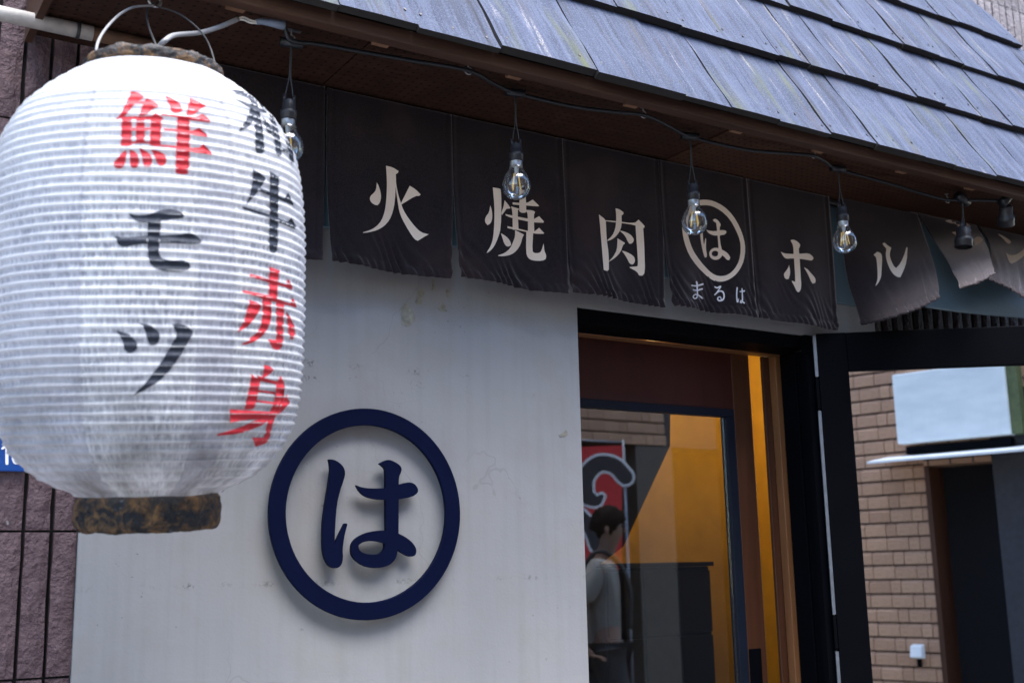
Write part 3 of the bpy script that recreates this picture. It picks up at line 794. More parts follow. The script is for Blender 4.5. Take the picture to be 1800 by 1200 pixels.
put(*PAN[2], glyph(*A1, polys=[
    [(287, 500), (297, 530), (300, 575), (290, 610), (270, 622), (255, 605), (253, 585), (262, 565), (278, 545)],
    [(302, 388), (345, 395), (352, 402), (356, 480), (352, 640), (335, 700), (310, 755), (285, 783), (265, 795), (264, 791), (290, 750), (305, 700), (312, 600), (312, 500)],
    [(375, 468), (395, 490), (412, 515), (405, 520), (388, 520), (358, 560), (354, 545), (368, 510)],
    [(352, 672), (368, 680), (395, 700), (412, 725), (415, 745), (400, 755), (385, 752), (372, 735), (358, 690)],
    [(468, 400), (505, 405), (510, 540), (500, 546), (478, 545), (466, 535)],
    [(425, 480), (510, 487), (550, 463), (590, 502), (580, 506), (510, 500), (425, 494)],
    [(380, 553), (550, 588), (590, 566), (620, 600), (615, 607), (550, 605), (420, 578), (382, 562)],
    [(392, 628), (555, 665), (590, 638), (622, 672), (615, 676), (560, 675), (470, 655), (394, 640)],
    [(415, 505), (465, 520), (455, 535), (462, 650), (425, 650), (424, 540)],
    [(508, 527), (550, 530), (565, 540), (556, 560), (560, 665), (520, 665), (520, 560)],
    [(440, 652), (495, 680), (485, 700), (475, 740), (450, 780), (415, 805), (370, 815), (335, 812), (336, 808), (375, 795), (410, 765), (430, 720), (440, 690)],
    [(510, 655), (553, 665), (547, 780), (560, 795), (590, 795), (605, 780), (618, 735), (622, 780), (636, 810), (632, 832), (610, 843), (550, 842), (520, 825), (508, 790)]]))
A2 = ((980, 330), 5.219)
put(*PAN[3], glyph(*A2, polys=[
    [(376, 247), (438, 295), (440, 330), (447, 480), (465, 600), (468, 752), (450, 765), (420, 755), (410, 640), (395, 450), (385, 330)],
    [(430, 300), (530, 308), (700, 330), (740, 295), (795, 350), (795, 365), (780, 375), (710, 345), (585, 325), (530, 320), (435, 308)],
    [(712, 335), (782, 370), (790, 480), (795, 600), (800, 780), (775, 808), (745, 805), (725, 770), (658, 735), (660, 728), (730, 722), (735, 700), (730, 600), (718, 450)],
    [(528, 190), (565, 200), (602, 228), (600, 245), (583, 255), (585, 330), (575, 385), (540, 440), (490, 480), (448, 490), (450, 485), (500, 440), (525, 380), (535, 300), (533, 240)],
    [(570, 395), (600, 400), (660, 425), (695, 465), (695, 495), (675, 515), (655, 515), (640, 495), (615, 440), (572, 402)],
    [(545, 465), (612, 505), (612, 517), (597, 525), (575, 590), (530, 640), (465, 682), (466, 676), (510, 630), (540, 570), (545, 500)],
    [(585, 580), (620, 585), (690, 622), (710, 660), (700, 695), (680, 706), (655, 695), (640, 660), (610, 610)]]))
A3 = ((1160, 330), 5.0)
ro = [(400, 105), (470, 118), (560, 165), (640, 245), (700, 350), (735, 450), (748, 540), (735, 640), (700, 720), (650, 780), (580, 820), (520, 828), (460, 815), (400, 770), (320, 690), (250, 590), (210, 480), (195, 400), (190, 330), (200, 250), (235, 180), (290, 130), (340, 110)]
ri = [(400, 155), (450, 160), (530, 200), (610, 275), (665, 375), (700, 460), (708, 540), (695, 640), (655, 715), (600, 765), (540, 780), (480, 770), (420, 725), (345, 640), (285, 550), (250, 450), (240, 390), (240, 330), (250, 260), (275, 205), (320, 168), (360, 155)]
put(*PAN[4], glyph(*A3, rings=[(ro, ri)]), name='ring')
put(*PAN[4], glyph(*A3, polys=[
    [(345, 340), (368, 335), (372, 385), (376, 470), (385, 500), (395, 445), (402, 450), (402, 480), (400, 540), (410, 590), (405, 612), (392, 615), (380, 590), (360, 500), (352, 440)],
    [(405, 370), (425, 378), (480, 385), (540, 372), (575, 378), (582, 392), (570, 412), (530, 420), (470, 422), (430, 405), (410, 385)],
    [(460, 285), (480, 273), (505, 285), (530, 320), (530, 335), (520, 350), (525, 480), (545, 560), (535, 600), (505, 600), (512, 540), (508, 480), (500, 380), (490, 310), (470, 298)],
    [(540, 545), (570, 560), (600, 585), (615, 615), (605, 638), (585, 635), (560, 605), (530, 590)]],
    rings=[([(487 + 58 * cos(a * .4), 582 + 54 * sin(a * .4)) for a in range(15)], [(482 + 31 * cos(a * .4), 580 + 25 * sin(a * .4)) for a in range(15)])]))
put(*PAN[4], glyph(*A3, strokes=[[(275, 860, 10), (320, 862, 12), (372, 848, 16)], [(288, 900, 8), (320, 902, 12), (368, 890, 14)], [(316, 828, 12), (322, 850, 14), (326, 940, 11)],
    [(326, 935, 10), (320, 965, 10), (300, 972, 9), (288, 958, 9), (300, 940, 9), (325, 942, 10), (350, 955, 12), (370, 970, 14)]], grid=3), 'print_w')
put(*PAN[4], glyph(*A3, strokes=[[(480, 872, 12), (500, 880, 13), (530, 868, 13), (518, 892, 10), (480, 942, 10)], [(480, 940, 10), (520, 910, 11), (550, 915, 13), (562, 950, 13), (550, 985, 14), (515, 992, 12), (505, 970, 9), (525, 960, 9), (537, 980, 9)]], grid=3), 'print_w')
put(*PAN[4], glyph(*A3, strokes=[[(675, 880, 11), (672, 950, 11), (678, 1005, 13), (690, 975, 4)], [(700, 915, 9), (738, 908, 13)], [(718, 888, 9), (722, 990, 11)], [(722, 985, 10), (714, 1012, 9), (702, 1005, 8), (712, 992, 8), (738, 1014, 11)]], grid=3), 'print_w')
A4 = ((1320, 380), 5.7125)
put(*PAN[5], glyph(*A4, polys=[
    [(393, 245), (415, 235), (455, 250), (488, 280), (490, 300), (475, 330), (480, 380), (488, 470), (495, 600), (502, 690), (495, 745), (475, 765), (455, 755), (430, 700), (405, 655), (410, 650), (440, 662), (440, 600), (432, 480), (425, 380), (420, 300), (405, 265)],
    [(295, 358), (330, 375), (380, 380), (480, 380), (570, 372), (610, 398), (625, 425), (605, 447), (560, 440), (480, 428), (400, 425), (350, 430), (320, 405)],
    [(378, 490), (388, 530), (390, 580), (375, 630), (355, 635), (332, 618), (325, 580), (345, 555), (370, 520)],
    [(527, 515), (560, 530), (600, 575), (635, 615), (645, 640), (640, 670), (615, 678), (598, 655), (580, 610), (550, 550)]]))
p6 = add_panel(grid_panel([
    [(1477, 345, -.06), (1530, 357, -.06), (1580, 368, -.06), (1612, 375, -.065)],
    [(1480, 425, -.065), (1535, 430, -.08), (1590, 425, -.09), (1624, 412, -.09)],
    [(1492, 500, -.092), (1548, 492, -.14), (1605, 478, -.175), (1641, 462, -.18)],
    [(1516, 572, -.14), (1560, 561, -.22), (1610, 545, -.28), (1654, 523, -.30)]], 20, .004, 3))
p7 = add_panel(grid_panel([
    [(1612, 374, -.066), (1650, 383, -.066), (1690, 390, -.066), (1714, 394, -.066)],
    [(1640, 420, -.085), (1672, 421, -.095), (1706, 419, -.10), (1729, 420, -.10)],
    [(1667, 462, -.20), (1696, 461, -.225), (1723, 456, -.235), (1741, 450, -.23)],
    [(1689, 508, -.335), (1713, 500, -.37), (1731, 492, -.38), (1746, 482, -.37)]], 20, .005, 5, nw=6))
p8 = add_panel(grid_panel([
    [(1716, 393, -.066), (1760, 402, -.066), (1810, 414, -.066), (1860, 424, -.066)],
    [(1737, 425, -.085), (1778, 431, -.09), (1822, 441, -.10), (1870, 450, -.10)],
    [(1742, 460, -.17), (1782, 469, -.19), (1826, 481, -.21), (1875, 492, -.21)],
    [(1741, 492, -.28), (1776, 508, -.31), (1816, 532, -.33), (1880, 556, -.33)]], 20, .005, 8, nw=8))
A5 = ((1460, 300), 4.0)
put(*p6, glyph(*A5, polys=[[(300, 595), (325, 573), (350, 580), (362, 605), (358, 700), (355, 750), (335, 795), (315, 815), (330, 770), (330, 720), (325, 650), (318, 610)],
    [(362, 515), (378, 508), (395, 525), (425, 545), (415, 580), (415, 610), (440, 670), (460, 688), (490, 655), (515, 600), (532, 540), (540, 545), (535, 640), (515, 700), (490, 753), (465, 750), (430, 720), (400, 660), (385, 600), (390, 550), (375, 535)]]))
put(*p7, glyph(*A5, polys=[[(800, 355), (855, 340), (870, 350), (885, 385), (870, 372), (840, 372)], [(850, 435), (900, 430), (915, 445), (895, 475), (875, 455)], [(885, 380), (915, 440), (955, 445), (985, 430), (985, 418), (940, 425), (905, 380)], [(930, 375), (955, 368), (982, 395), (960, 418), (930, 405)], [(1005, 480), (1030, 465), (1055, 470), (1070, 490), (1050, 515), (1015, 530), (1005, 505)]]))
put(*p8, glyph(*A5, polys=[[(1170, 445), (1200, 455), (1250, 485), (1268, 505), (1255, 518), (1235, 510), (1205, 475)], [(1232, 580), (1265, 600), (1310, 590), (1345, 565), (1360, 550), (1380, 530), (1395, 560), (1360, 600), (1310, 640), (1270, 658), (1250, 640)]]))
bs = grid_panel([[(1590, 372, -.03), (1660, 390, -.03), (1740, 408, -.03), (1860, 430, -.03)], [(1612, 430, -.06), (1670, 450, -.06), (1740, 462, -.06), (1850, 478, -.06)],
                 [(1626, 490, -.115), (1680, 512, -.11), (1750, 520, -.11), (1845, 530, -.11)], [(1626, 540, -.16), (1690, 549, -.13), (1750, 555, -.12), (1840, 562, -.12)]], 12, .003, 2, hem=False)
bo = tag(bs.build('backing_sheet', 'lining', smooth=True), 'blue grey sheet bulging behind the lifted right end of the banner', 'sheet')
sm_ = bo.modifiers.new('thick', 'SOLIDIFY'); sm_.thickness = .002

# ================================================================== STRING LIGHTS
HK = [(512, 66), (823, 118), (1131, 195), (1430, 266)]
path = [(500, 46, -.30), (512, 72, -.295), (560, 78, -.27), (640, 92, -.27), (720, 106, -.28), (823, 124, -.300), (865, 146, -.27), (905, 163, -.245), (1000, 186, -.26), (1080, 197, -.285), (1131, 202, -.30),
        (1170, 219, -.27), (1213, 240, -.240), (1310, 263, -.26), (1390, 270, -.285), (1430, 274, -.30), (1450, 284, -.27), (1472, 297, -.25), (1560, 322, -.26), (1620, 340, -.265), (1665, 351, -.27), (1720, 352, -.29), (1765, 353, -.31)]
cp = catmull([onY(*p) for p in path], 5)
for p in cp: p.z = min(p.z, ZF - .012)
tag(MB().tube(cp, .0042, 8).build('string_light_cord', 'cord', smooth=True), 'black cord of the string lights looping under the eave', 'cord')
def socket_prof(): return [(.0, 0), (.0105, 0), (.0116, -.003), (.0120, -.019), (.0146, -.020), (.0150, -.027), (.0142, -.028), (.0146, -.037), (.0132, -.038), (.0120, -.030), (.0005, -.029)]
def bulb(px, py, Y, drop, label, tilt=(0, 0), glass=True, grp=True):
    j = onY(px, py, Y); j.z = min(j.z, ZF - .014)
    r = empty('light_bulb' if glass else 'lamp_socket', j, label, 'light bulb' if glass else 'lamp socket', 'bulbs and sockets of the string lights')
    wv = MB()
    for s in (-1, 1):
        wv.tube(catmull([(s * .001, 0, 0), (s * .0012, 0, -drop * .55), (s * .005, 0, -drop * .8), (s * .0085, 0, -drop - .004)], 6), .0012, 6)
    wv.build('lead_wire', 'wire', r, local=True, smooth=True)
    tb = MB().tube([(-.020, 0, .002), (.020, 0, .002)], .0085, 10); tb.build('cord_joint', 'cord', r, local=True, smooth=True)
    sk = MB().lathe([(a, z - drop) for a, z in socket_prof()], 20)
    for s in (-1, 1): sk.tube([(s * .0085, 0, -drop + .010), (s * .0085, 0, -drop - .004)], .003, 8)
    sk.build('socket', 'socket', r, local=True, smooth=True)
    if glass:
        z0 = -drop - .036
        prof = [(.0125, 0), (.0132, -.008), (.0148, -.016), (.0188, -.024), (.0243, -.032), (.0282, -.043), (.0288, -.052), (.0274, -.062), (.0228, -.071), (.0150, -.0775), (.007, -.0805), (.0003, -.081)]
        P = catmull([(a, 0, z) for a, z in prof], 3)
        MB().lathe([(max(p.x, .0002), p.z + z0) for p in P], 32).build('glass', 'glass', r, local=True, smooth=True)
        MB().lathe([(.0125, .002), (.012, -.004), (.0118, -.012), (.0003, -.013)], 20, (0, 0, z0)).build('screw_cap', 'stem', r, local=True, smooth=True)
        MB().lathe([(.0055, -.012), (.004, -.024), (.003, -.030), (.0003, -.031)], 12, (0, 0, z0)).build('stem', 'stem', r, local=True, smooth=True)
        for k in range(4):
            a = k * pi / 2 + .5
            MB().tube([(.006 * cos(a), .006 * sin(a), z0 - .028), (.011 * cos(a), .011 * sin(a), z0 - .060)], .0013, 6).build('filament', 'fil', r, local=True)
    r.rotation_euler = (tilt[0], tilt[1], random.uniform(-.5, .5))
    return r
bulb(512, 78, -.262, .108, 'clear light bulb half hidden behind the lantern', (.0, .02))
bulb(906, 165, -.245, .108, 'clear light bulb hanging in front of the second lettered panel', (.0, .01))
bulb(1213, 241, -.240, .112, 'clear light bulb hanging in front of the ringed character panel', (.0, .0))
bulb(1473, 298, -.250, .096, 'clear light bulb hanging by the gap left of the lifted panel', (.0, -.02))
sk2 = bulb(1692, 352, -.275, .052, 'empty black lamp socket hanging in front of the folded panel', (.05, .06), False)
sk2.scale = (1.55, 1.55, 1.45)
k = bulb(1768, 352, -.31, .010, 'empty black lamp socket tilted at the end of the cord', (.0, .0), False); k.rotation_euler = (.3, -.55, .2); k.scale = (1.5, 1.5, 1.5)
def hook(px, py, Y, label):
    p = onZ(px, py + 6, ZF - .020); x, y = p.x, p.y
    r = empty('screw_hook', (x, y, ZF - .001), label, 'hook', 'screw hooks holding the light cord')
    pts = [(0, 0, 0), (0, 0, -.010)] + [(.008 * sin(a), 0, -.018 + .008 * cos(a)) for a in [q * .4 for q in range(0, 13)]]
    MB().tube(pts, .0014, 8).build('hook_shank', 'steel', r, local=True, smooth=True)
    MB().lathe([(.0, 0), (.006, -.0005), (.006, -.002), (.0, -.0022)], 12).build('collar', 'steel', r, local=True)
    pb = MB().box((-.018, -.004, -.0015), (.018, .004, -.0001)); pb.build('plate', 'steel', r, local=True)
hook(823, 119, -.305, 'zinc screw hook in the soffit left of the second bulb')
hook(1131, 196, -.305, 'zinc screw hook in the soffit between second and third bulb')
hook(1430, 267, -.305, 'zinc screw hook in the soffit left of the fourth bulb')
hook(1665, 346, -.27, 'zinc screw hook in the soffit above the folded panel')
hook(512, 64, -.30, 'zinc screw hook in the soffit above the half hidden bulb')

# ================================================================== LANTERN
LY = -.44
TOPA, BOTA = onY(271, 141, LY - .055), onY(262, 868, LY)
AX = (BOTA - TOPA); LH = AX.length; AXN = AX.normalized()
RL = (onY(541, 450, LY).x - onY(-1, 450, LY).x) / 2 * .962
prof = [(0, .46), (.0124, .53), (.055, .685), (.107, .83), (.175, .93), (.25, .972), (.33, .99), (.425, 1.0), (.576, 1.0), (.686, .988), (.769, .968), (.838, .932), (.901, .848), (.941, .745), (.964, .66), (.982, .56), (.993, .48), (1, .44)]
def rad(t):
    for (a, ra), (b_, rb), i in zip(prof, prof[1:], range(99)):
        if t <= b_:
            p0 = prof[max(i - 1, 0)][1]; p3 = prof[min(i + 2, len(prof) - 1)][1]; s = (t - a) / (b_ - a)
            return ra + (rb - ra) * s
    return prof[-1][1]
def rads(t): return sum(rad(min(1, max(0, t + d))) * w_ for d, w_ in ((-.012, 1), (-.006, 2), (0, 3), (.006, 2), (.012, 1))) / 9
e1 = AXN.cross(Vector((0, 1, 0))).normalized()
if e1.x < 0: e1 = -e1
e2 = AXN.cross(e1).normalized()
if e2.y > 0: e2 = -e2                 # e2 points to the street
NT, NRIB, SUB = 180, 50, 8
lan = empty('paper_lantern', BOTA, 'large white paper lantern with red and black brush characters hanging left', 'lantern')
def lant(t, a, dr=0.0): return TOPA + AX * t + (e1 * sin(a) + e2 * cos(a)) * (rads(t) * RL + dr)
lb = MB(); NZ = NRIB * SUB; uvs = []
for j in range(NZ + 1):
    t = j / NZ; ph = (j % SUB) / SUB
    for i in range(NT):
        a = 2 * pi * i / NT
        wob = .0016 * noise.noise(Vector((cos(a) * 3, sin(a) * 3, t * 9))) + .0010 * noise.noise(Vector((cos(a) * 30, sin(a) * 30, t * 50)))
        rib = .0024 * (abs(cos(pi * ph)) ** 7) - .0016 * sin(pi * ph) ** 2 * (.7 + .6 * noise.noise(Vector((cos(a) * 4, sin(a) * 4, j // SUB * 2.3))))
        lb.v.append(lant(t + .0026 * noise.noise(Vector((cos(a) * 2.2, sin(a) * 2.2, j // SUB * 1.7))), a, rib + wob)); uvs.append((i / NT, t))
for j in range(NZ):
    for i in range(NT): lb.f.append((j * NT + i, j * NT + (i + 1) % NT, (j + 1) * NT + (i + 1) % NT, (j + 1) * NT + i))
lo_ = lb.build('paper_shade', 'paper', lan, smooth=True)
uvl = lo_.data.uv_layers.new(name='UVMap')
for p in lo_.data.polygons:
    us = [uvs[v] for v in p.vertices]; wrap = max(u[0] for u in us) - min(u[0] for u in us) > .5
    for li, u in zip(p.loop_indices, us): uvl.data[li].uv = (u[0] + (1 if wrap and u[0] < .5 else 0), u[1])
LB = bvh_of(lb)
def rim(name, t0, h, r, seed, up):
    mb = MB(); n = 120; rows_ = 8; rn = random.Random(seed)
    for side in (0, 1):
        for j in range(rows_ + 1):
            for i in range(n):
                a = 2 * pi * i / n; q = Vector((cos(a) * 4, sin(a) * 4, seed))
                edge = (.006 if up else .0022) * noise.noise(q * 1.3) + (.004 if up else .0012) * noise.noise(q * 4)
                hh = h * j / rows_ + (edge if j == rows_ else 0)
                rr = r * (1 + .03 * noise.noise(q * .8)) - .006 * abs(2 * j / rows_ - 1) ** 4 + .0035 * noise.noise(Vector((q.x * 4, q.y * 4, j * .9 + seed))) - (.006 if side else 0)
                mb.v.append(TOPA + AX * t0 + AXN * (-hh if up else hh) + (e1 * sin(a) + e2 * cos(a)) * rr)
    q = (rows_ + 1) * n
    for j in range(rows_):
        for i in range(n):
            a, b_ = j * n + i, j * n + (i + 1) % n; c_, d_ = b_ + n, a + n
            mb.f.append((a, b_, c_, d_)); mb.f.append((q + d_, q + c_, q + b_, q + a))
    for i in range(n):
        a, b_ = rows_ * n + i, rows_ * n + (i + 1) % n; mb.f.append((a, b_, q + b_, q + a))
        a, b_ = i, (i + 1) % n; mb.f.append((b_, a, q + a, q + b_))
    return mb.build(name, 'rim', lan, smooth=True)
RR = RL * .455
rim('top_rim', .004, .024, RR, 3, True)
rim('bottom_rim', .998, .050, RR, 9, False)
MB().lathe([(.0, 0), (RR - .012, .002), (RR - .012, -.006), (0, -.008)], 48, BOTA + AXN * .030).build('bottom_board', 'darkgrey', lan)
def ink(g2, mat): return lay(g2, LB, .0007).build('character', mat, lan, smooth=True, normals=False)
L1 = ((180, 140), 6.3136)
ink(glyph(*L1, grid=3, polys=[
    [(318, 130), (400, 148), (465, 190), (455, 200), (400, 240), (330, 300), (290, 370), (240, 412), (150, 448), (150, 440), (200, 395), (260, 270), (300, 190)],
    [(480, 215), (510, 212), (560, 240), (625, 285), (620, 300), (560, 325), (480, 400), (405, 400), (440, 300), (465, 250)], [(350, 240), (490, 245), (480, 275), (300, 275)],
    [(180, 412), (540, 408), (590, 370), (680, 430), (650, 455), (210, 435)],
    [(215, 420), (325, 420), (325, 730), (280, 745), (205, 740)], [(378, 420), (470, 420), (470, 690), (370, 690)], [(535, 420), (655, 420), (645, 740), (590, 745), (525, 730)],
    [(215, 540), (650, 540), (650, 562), (215, 562)], [(205, 685), (640, 685), (640, 712), (205, 712)],
    [(215, 820), (255, 780), (270, 800), (268, 860), (250, 940), (215, 985), (170, 990), (130, 965), (125, 930), (160, 880)], [(300, 775), (350, 785), (395, 840), (412, 890), (400, 960), (370, 980), (330, 978), (308, 950), (305, 850)],
    [(400, 755), (470, 780), (530, 830), (555, 880), (545, 950), (510, 972), (470, 965), (448, 920), (435, 830)], [(535, 775), (620, 785), (690, 830), (712, 880), (705, 930), (670, 960), (630, 955), (600, 920), (580, 850)],
    [(690, 185), (760, 200), (840, 250), (885, 310), (885, 345), (850, 370), (790, 375), (765, 350), (745, 280)], [(968, 205), (1040, 235), (1145, 285), (1140, 300), (1080, 330), (1010, 400), (930, 400), (945, 310)],
    [(650, 380), (990, 420), (1050, 415), (1110, 380), (1195, 450), (1190, 475), (960, 450), (830, 415), (650, 400)], [(675, 545), (830, 555), (980, 580), (1075, 535), (1165, 620), (1160, 635), (980, 605), (830, 580), (680, 570)],
    [(640, 725), (830, 740), (1060, 770), (1120, 718), (1215, 820), (1205, 830), (960, 795), (830, 765), (640, 745)], [(830, 410), (965, 430), (970, 700), (960, 1030), (930, 1055), (840, 1050), (808, 1030), (820, 700)]]), 'red')
L2 = ((180, 340), 3.245)
ink(glyph(*L2, grid=3, polys=[
    [(150, 112), (200, 125), (260, 120), (340, 95), (390, 88), (440, 100), (467, 125), (460, 140), (400, 148), (300, 160), (220, 166), (180, 155)],
    [(70, 242), (120, 255), (260, 240), (430, 235), (490, 222), (540, 240), (567, 275), (550, 290), (450, 285), (320, 280), (200, 290), (120, 310), (85, 285)],
    [(260, 150), (335, 150), (325, 280), (322, 350), (345, 375), (400, 385), (460, 380), (495, 395), (502, 420), (485, 440), (400, 447), (330, 440), (285, 420), (262, 380), (255, 290)]]), 'black')
ink(glyph(*L2, grid=3, polys=[
    [(72, 780), (120, 790), (170, 815), (198, 850), (200, 880), (175, 908), (150, 912), (125, 890), (118, 850), (100, 810)],
    [(210, 738), (270, 750), (315, 780), (330, 810), (320, 850), (295, 870), (270, 865), (255, 830), (245, 780)],
    [(398, 748), (430, 738), (480, 755), (515, 785), (510, 810), (480, 860), (430, 950), (360, 1040), (270, 1105), (180, 1150), (178, 1146), (250, 1075), (330, 970), (390, 870), (425, 795), (410, 770)]]), 'black')
L3 = ((380, 130), 3.528)
ink(glyph(*L3, grid=3, polys=[
    [(80, 97), (140, 105), (215, 108), (270, 160), (240, 170), (190, 145), (130, 125)],
    [(190, 140), (215, 110), (250, 150), (270, 250), (290, 350), (298, 480), (275, 497), (250, 492), (240, 470), (240, 350), (230, 290), (200, 330), (140, 358), (140, 350), (180, 290), (210, 220), (215, 170)],
    [(110, 150), (200, 190), (300, 225), (325, 222), (310, 240), (260, 235), (190, 205)], [(255, 170), (300, 205), (325, 225), (310, 235), (280, 210)],
    [(280, 265), (320, 300), (345, 340), (345, 365), (325, 370), (305, 340)],
    [(320, 205), (345, 215), (365, 290), (390, 380), (405, 470), (405, 505), (385, 512), (368, 490), (355, 380), (330, 270)], [(395, 265), (420, 280), (445, 350), (470, 450), (482, 545), (470, 560), (455, 540), (435, 420), (410, 320)],
    [(400, 455), (460, 485), (462, 500), (400, 475)], [(330, 215), (420, 280), (425, 295), (340, 235)]]), 'black')
ink(glyph(*L3, grid=3, polys=[
    [(222, 592), (280, 620), (305, 645), (285, 690), (250, 740), (200, 795), (185, 815), (188, 800), (215, 720), (225, 650)],
    [(265, 705), (420, 770), (445, 735), (478, 805), (470, 815), (400, 785), (260, 725)], [(160, 820), (330, 870), (440, 920), (465, 890), (495, 950), (488, 962), (400, 925), (320, 890), (165, 838)],
    [(330, 603), (390, 640), (385, 700), (383, 900), (380, 1090), (360, 1112), (335, 1105), (325, 1080), (330, 850)]]), 'black')
L4 = ((370, 450), 3.3316)
ink(glyph(*L4, grid=3, polys=[
    [(342, 62), (405, 88), (395, 130), (388, 250), (340, 230)], [(228, 105), (340, 135), (440, 165), (452, 132), (480, 180), (475, 198), (400, 170), (230, 122)],
    [(187, 200), (350, 235), (465, 275), (480, 240), (503, 290), (498, 302), (400, 275), (190, 215)], [(225, 258), (275, 275), (297, 290), (270, 350), (220, 410), (160, 445), (158, 440), (195, 380), (215, 310)],
    [(303, 245), (355, 255), (355, 380), (320, 450), (270, 495), (200, 520), (180, 516), (250, 470), (295, 410), (303, 330)], [(382, 265), (430, 285), (425, 400), (425, 510), (405, 548), (375, 550), (355, 530), (335, 487), (382, 495), (385, 420)],
    [(440, 320), (475, 375), (495, 430), (490, 475), (475, 490), (460, 475), (450, 400)]]), 'red')
ink(glyph(*L4, grid=3, polys=[
    [(312, 635), (345, 645), (370, 665), (340, 695), (305, 715)], [(237, 690), (290, 725), (280, 780), (262, 880), (240, 897), (197, 895), (220, 800), (232, 740)], [(270, 700), (395, 735), (395, 755), (270, 725)],
    [(385, 735), (408, 700), (435, 745), (425, 850), (395, 900), (365, 970), (340, 1080), (310, 1100), (260, 1115), (255, 1090), (240, 1060), (310, 1060), (330, 980), (350, 900), (375, 850)],
    [(270, 780), (375, 795), (375, 808), (270, 795)], [(265, 842), (370, 855), (370, 868), (262, 855)],
    [(112, 895), (250, 905), (360, 915), (380, 880), (445, 810), (463, 860), (400, 930), (330, 950), (200, 960), (115, 975)], [(35, 1040), (120, 1020), (220, 980), (300, 945), (360, 950), (280, 1000), (160, 1040), (40, 1050)]]), 'red')
# carrying wire, hook and power cable
HKP = onZ(272, 4, ZF - .030)
TC = TOPA - AXN * .020
l_, r_ = TC - e1 * RR * .82, TC + e1 * RR * .95
def wireto(a, ctrl, r=.0016): return MB().tube(catmull([a] + ctrl, 8), r, 8)
b = MB()
b.tube(catmull([l_ + AXN * .03, l_ - AXN * .02, onY(200, 35, (LY + HKP.y) / 2), onY(232, 14, HKP.y - .03), HKP - Vector((0, 0, .006))], 8), .0021, 8)
b.build('carrying_wire', 'cable', lan, smooth=True)
b = MB(); b.tube(catmull([HKP - Vector((0, 0, .006)), onY(320, 28, HKP.y - .04), onY(362, 68, (LY + HKP.y) / 2), r_ - AXN * .005, r_ + AXN * .03], 8), .0014, 8)
b.tube(catmull([HKP, onY(258, 20, HKP.y - .01), onY(262, 48, HKP.y - .05), onY(275, 82, LY + .05)], 8), .0018, 8)
b.build('carrying_wire', 'wire', lan, smooth=True)
r = empty('screw_hook', (HKP.x, HKP.y, ZF), 'steel screw hook under the soffit carrying the lantern wire', 'hook')
MB().tube([(0, 0, 0), (0, 0, -.018)] + [(.010 * sin(q * .4), 0, -.028 + .010 * cos(q * .4)) for q in range(13)], .0026, 8).build('hook_shank', 'steel', r, local=True, smooth=True)
pc = empty('power_cable', onY(480, 44, -.30), 'grey power cable joined with blue tape running to the lantern', 'cable')
MB().tube(catmull([onY(278, 84, LY + .06), onY(290, 72, -.40), onY(308, 62, -.37), onY(350, 58, -.34), onY(385, 48, -.32), onY(418, 34, -.305)], 8), .0042, 8).build('cable_sheath', 'cable', pc, smooth=True)
for dy in (-2.2, 2.2):
    MB().tube(catmull([onY(417, 34 + dy * .3, -.305), onY(428, 33 + dy, -.304), onY(440, 38 + dy, -.303), onY(452, 40 + dy * .5, -.302)], 6), .0018, 6).build('wire_core', 'whitewire', pc, smooth=True)
MB().tube([onY(450, 39, -.302), onY(462, 38, -.302), onY(480, 41, -.301), onY(499, 45, -.300)], [.005, .006, .0075, .009], 8).build('tape_wrap', 'bluetape', pc, smooth=True)
# conduit pipe
pa, pb_ = onY(0, 24, -.09), onY(178, 62, -.09)
cpz = empty('conduit_pipe', (pa.x, pa.y, pa.z), 'dusty pale conduit pipe at the upper left under the eave', 'pipe')
MB().tube([(pa.x - .8, pa.y, pa.z), (pa.x, pa.y, pa.z), (pb_.x - .015, pa.y, pa.z)], .0135, 16).build('pipe_body', 'pipe', cpz, smooth=True)
MB().tube([(pb_.x - .0149, pa.y, pa.z), (pb_.x + .125, pa.y, pa.z)], .0128, 16).build('rusty_sleeve', 'rust', cpz, smooth=True)
MB().tube([(pa.x + .125, pa.y, pa.z), (pa.x + .131, pa.y, pa.z)], .0155, 16).build('pipe_clip', 'wire', cpz, smooth=True)
# address plate
ap = empty('address_plate', (.2, -.01, 1.6), 'blue enamel address plate with white numerals beside the lantern', 'sign')
a0, a1 = onY(49, 770, -.006), onY(49, 829, -.006)
MB().box((a0.x - .30, -.006, a1.z), (a0.x, .001, a0.z)).build('plate', 'plate', ap, bevel=.002)
pm = MB().box((a0.x - .30, -.0062, a1.z), (a0.x, .0, a0.z)); PB = bvh_of(pm)
put(ap, PB, glyph((0, 0), 1, strokes=[[(4, 788, 4), (11, 783, 5)], [(12, 783, 5.5), (12, 800, 5.5), (12, 814, 5.5)]], grid=4), 'print_w', .0008, 'numeral')
put(ap, PB, glyph((0, 0), 1, strokes=[[(33, 784, 5), (27, 792, 5.5), (23, 803, 5.5), (26, 812, 5.5), (32, 812, 5.5), (36, 805, 5.5), (32, 799, 5), (25, 802, 5)]], grid=4), 'print_w', .0008, 'numeral')

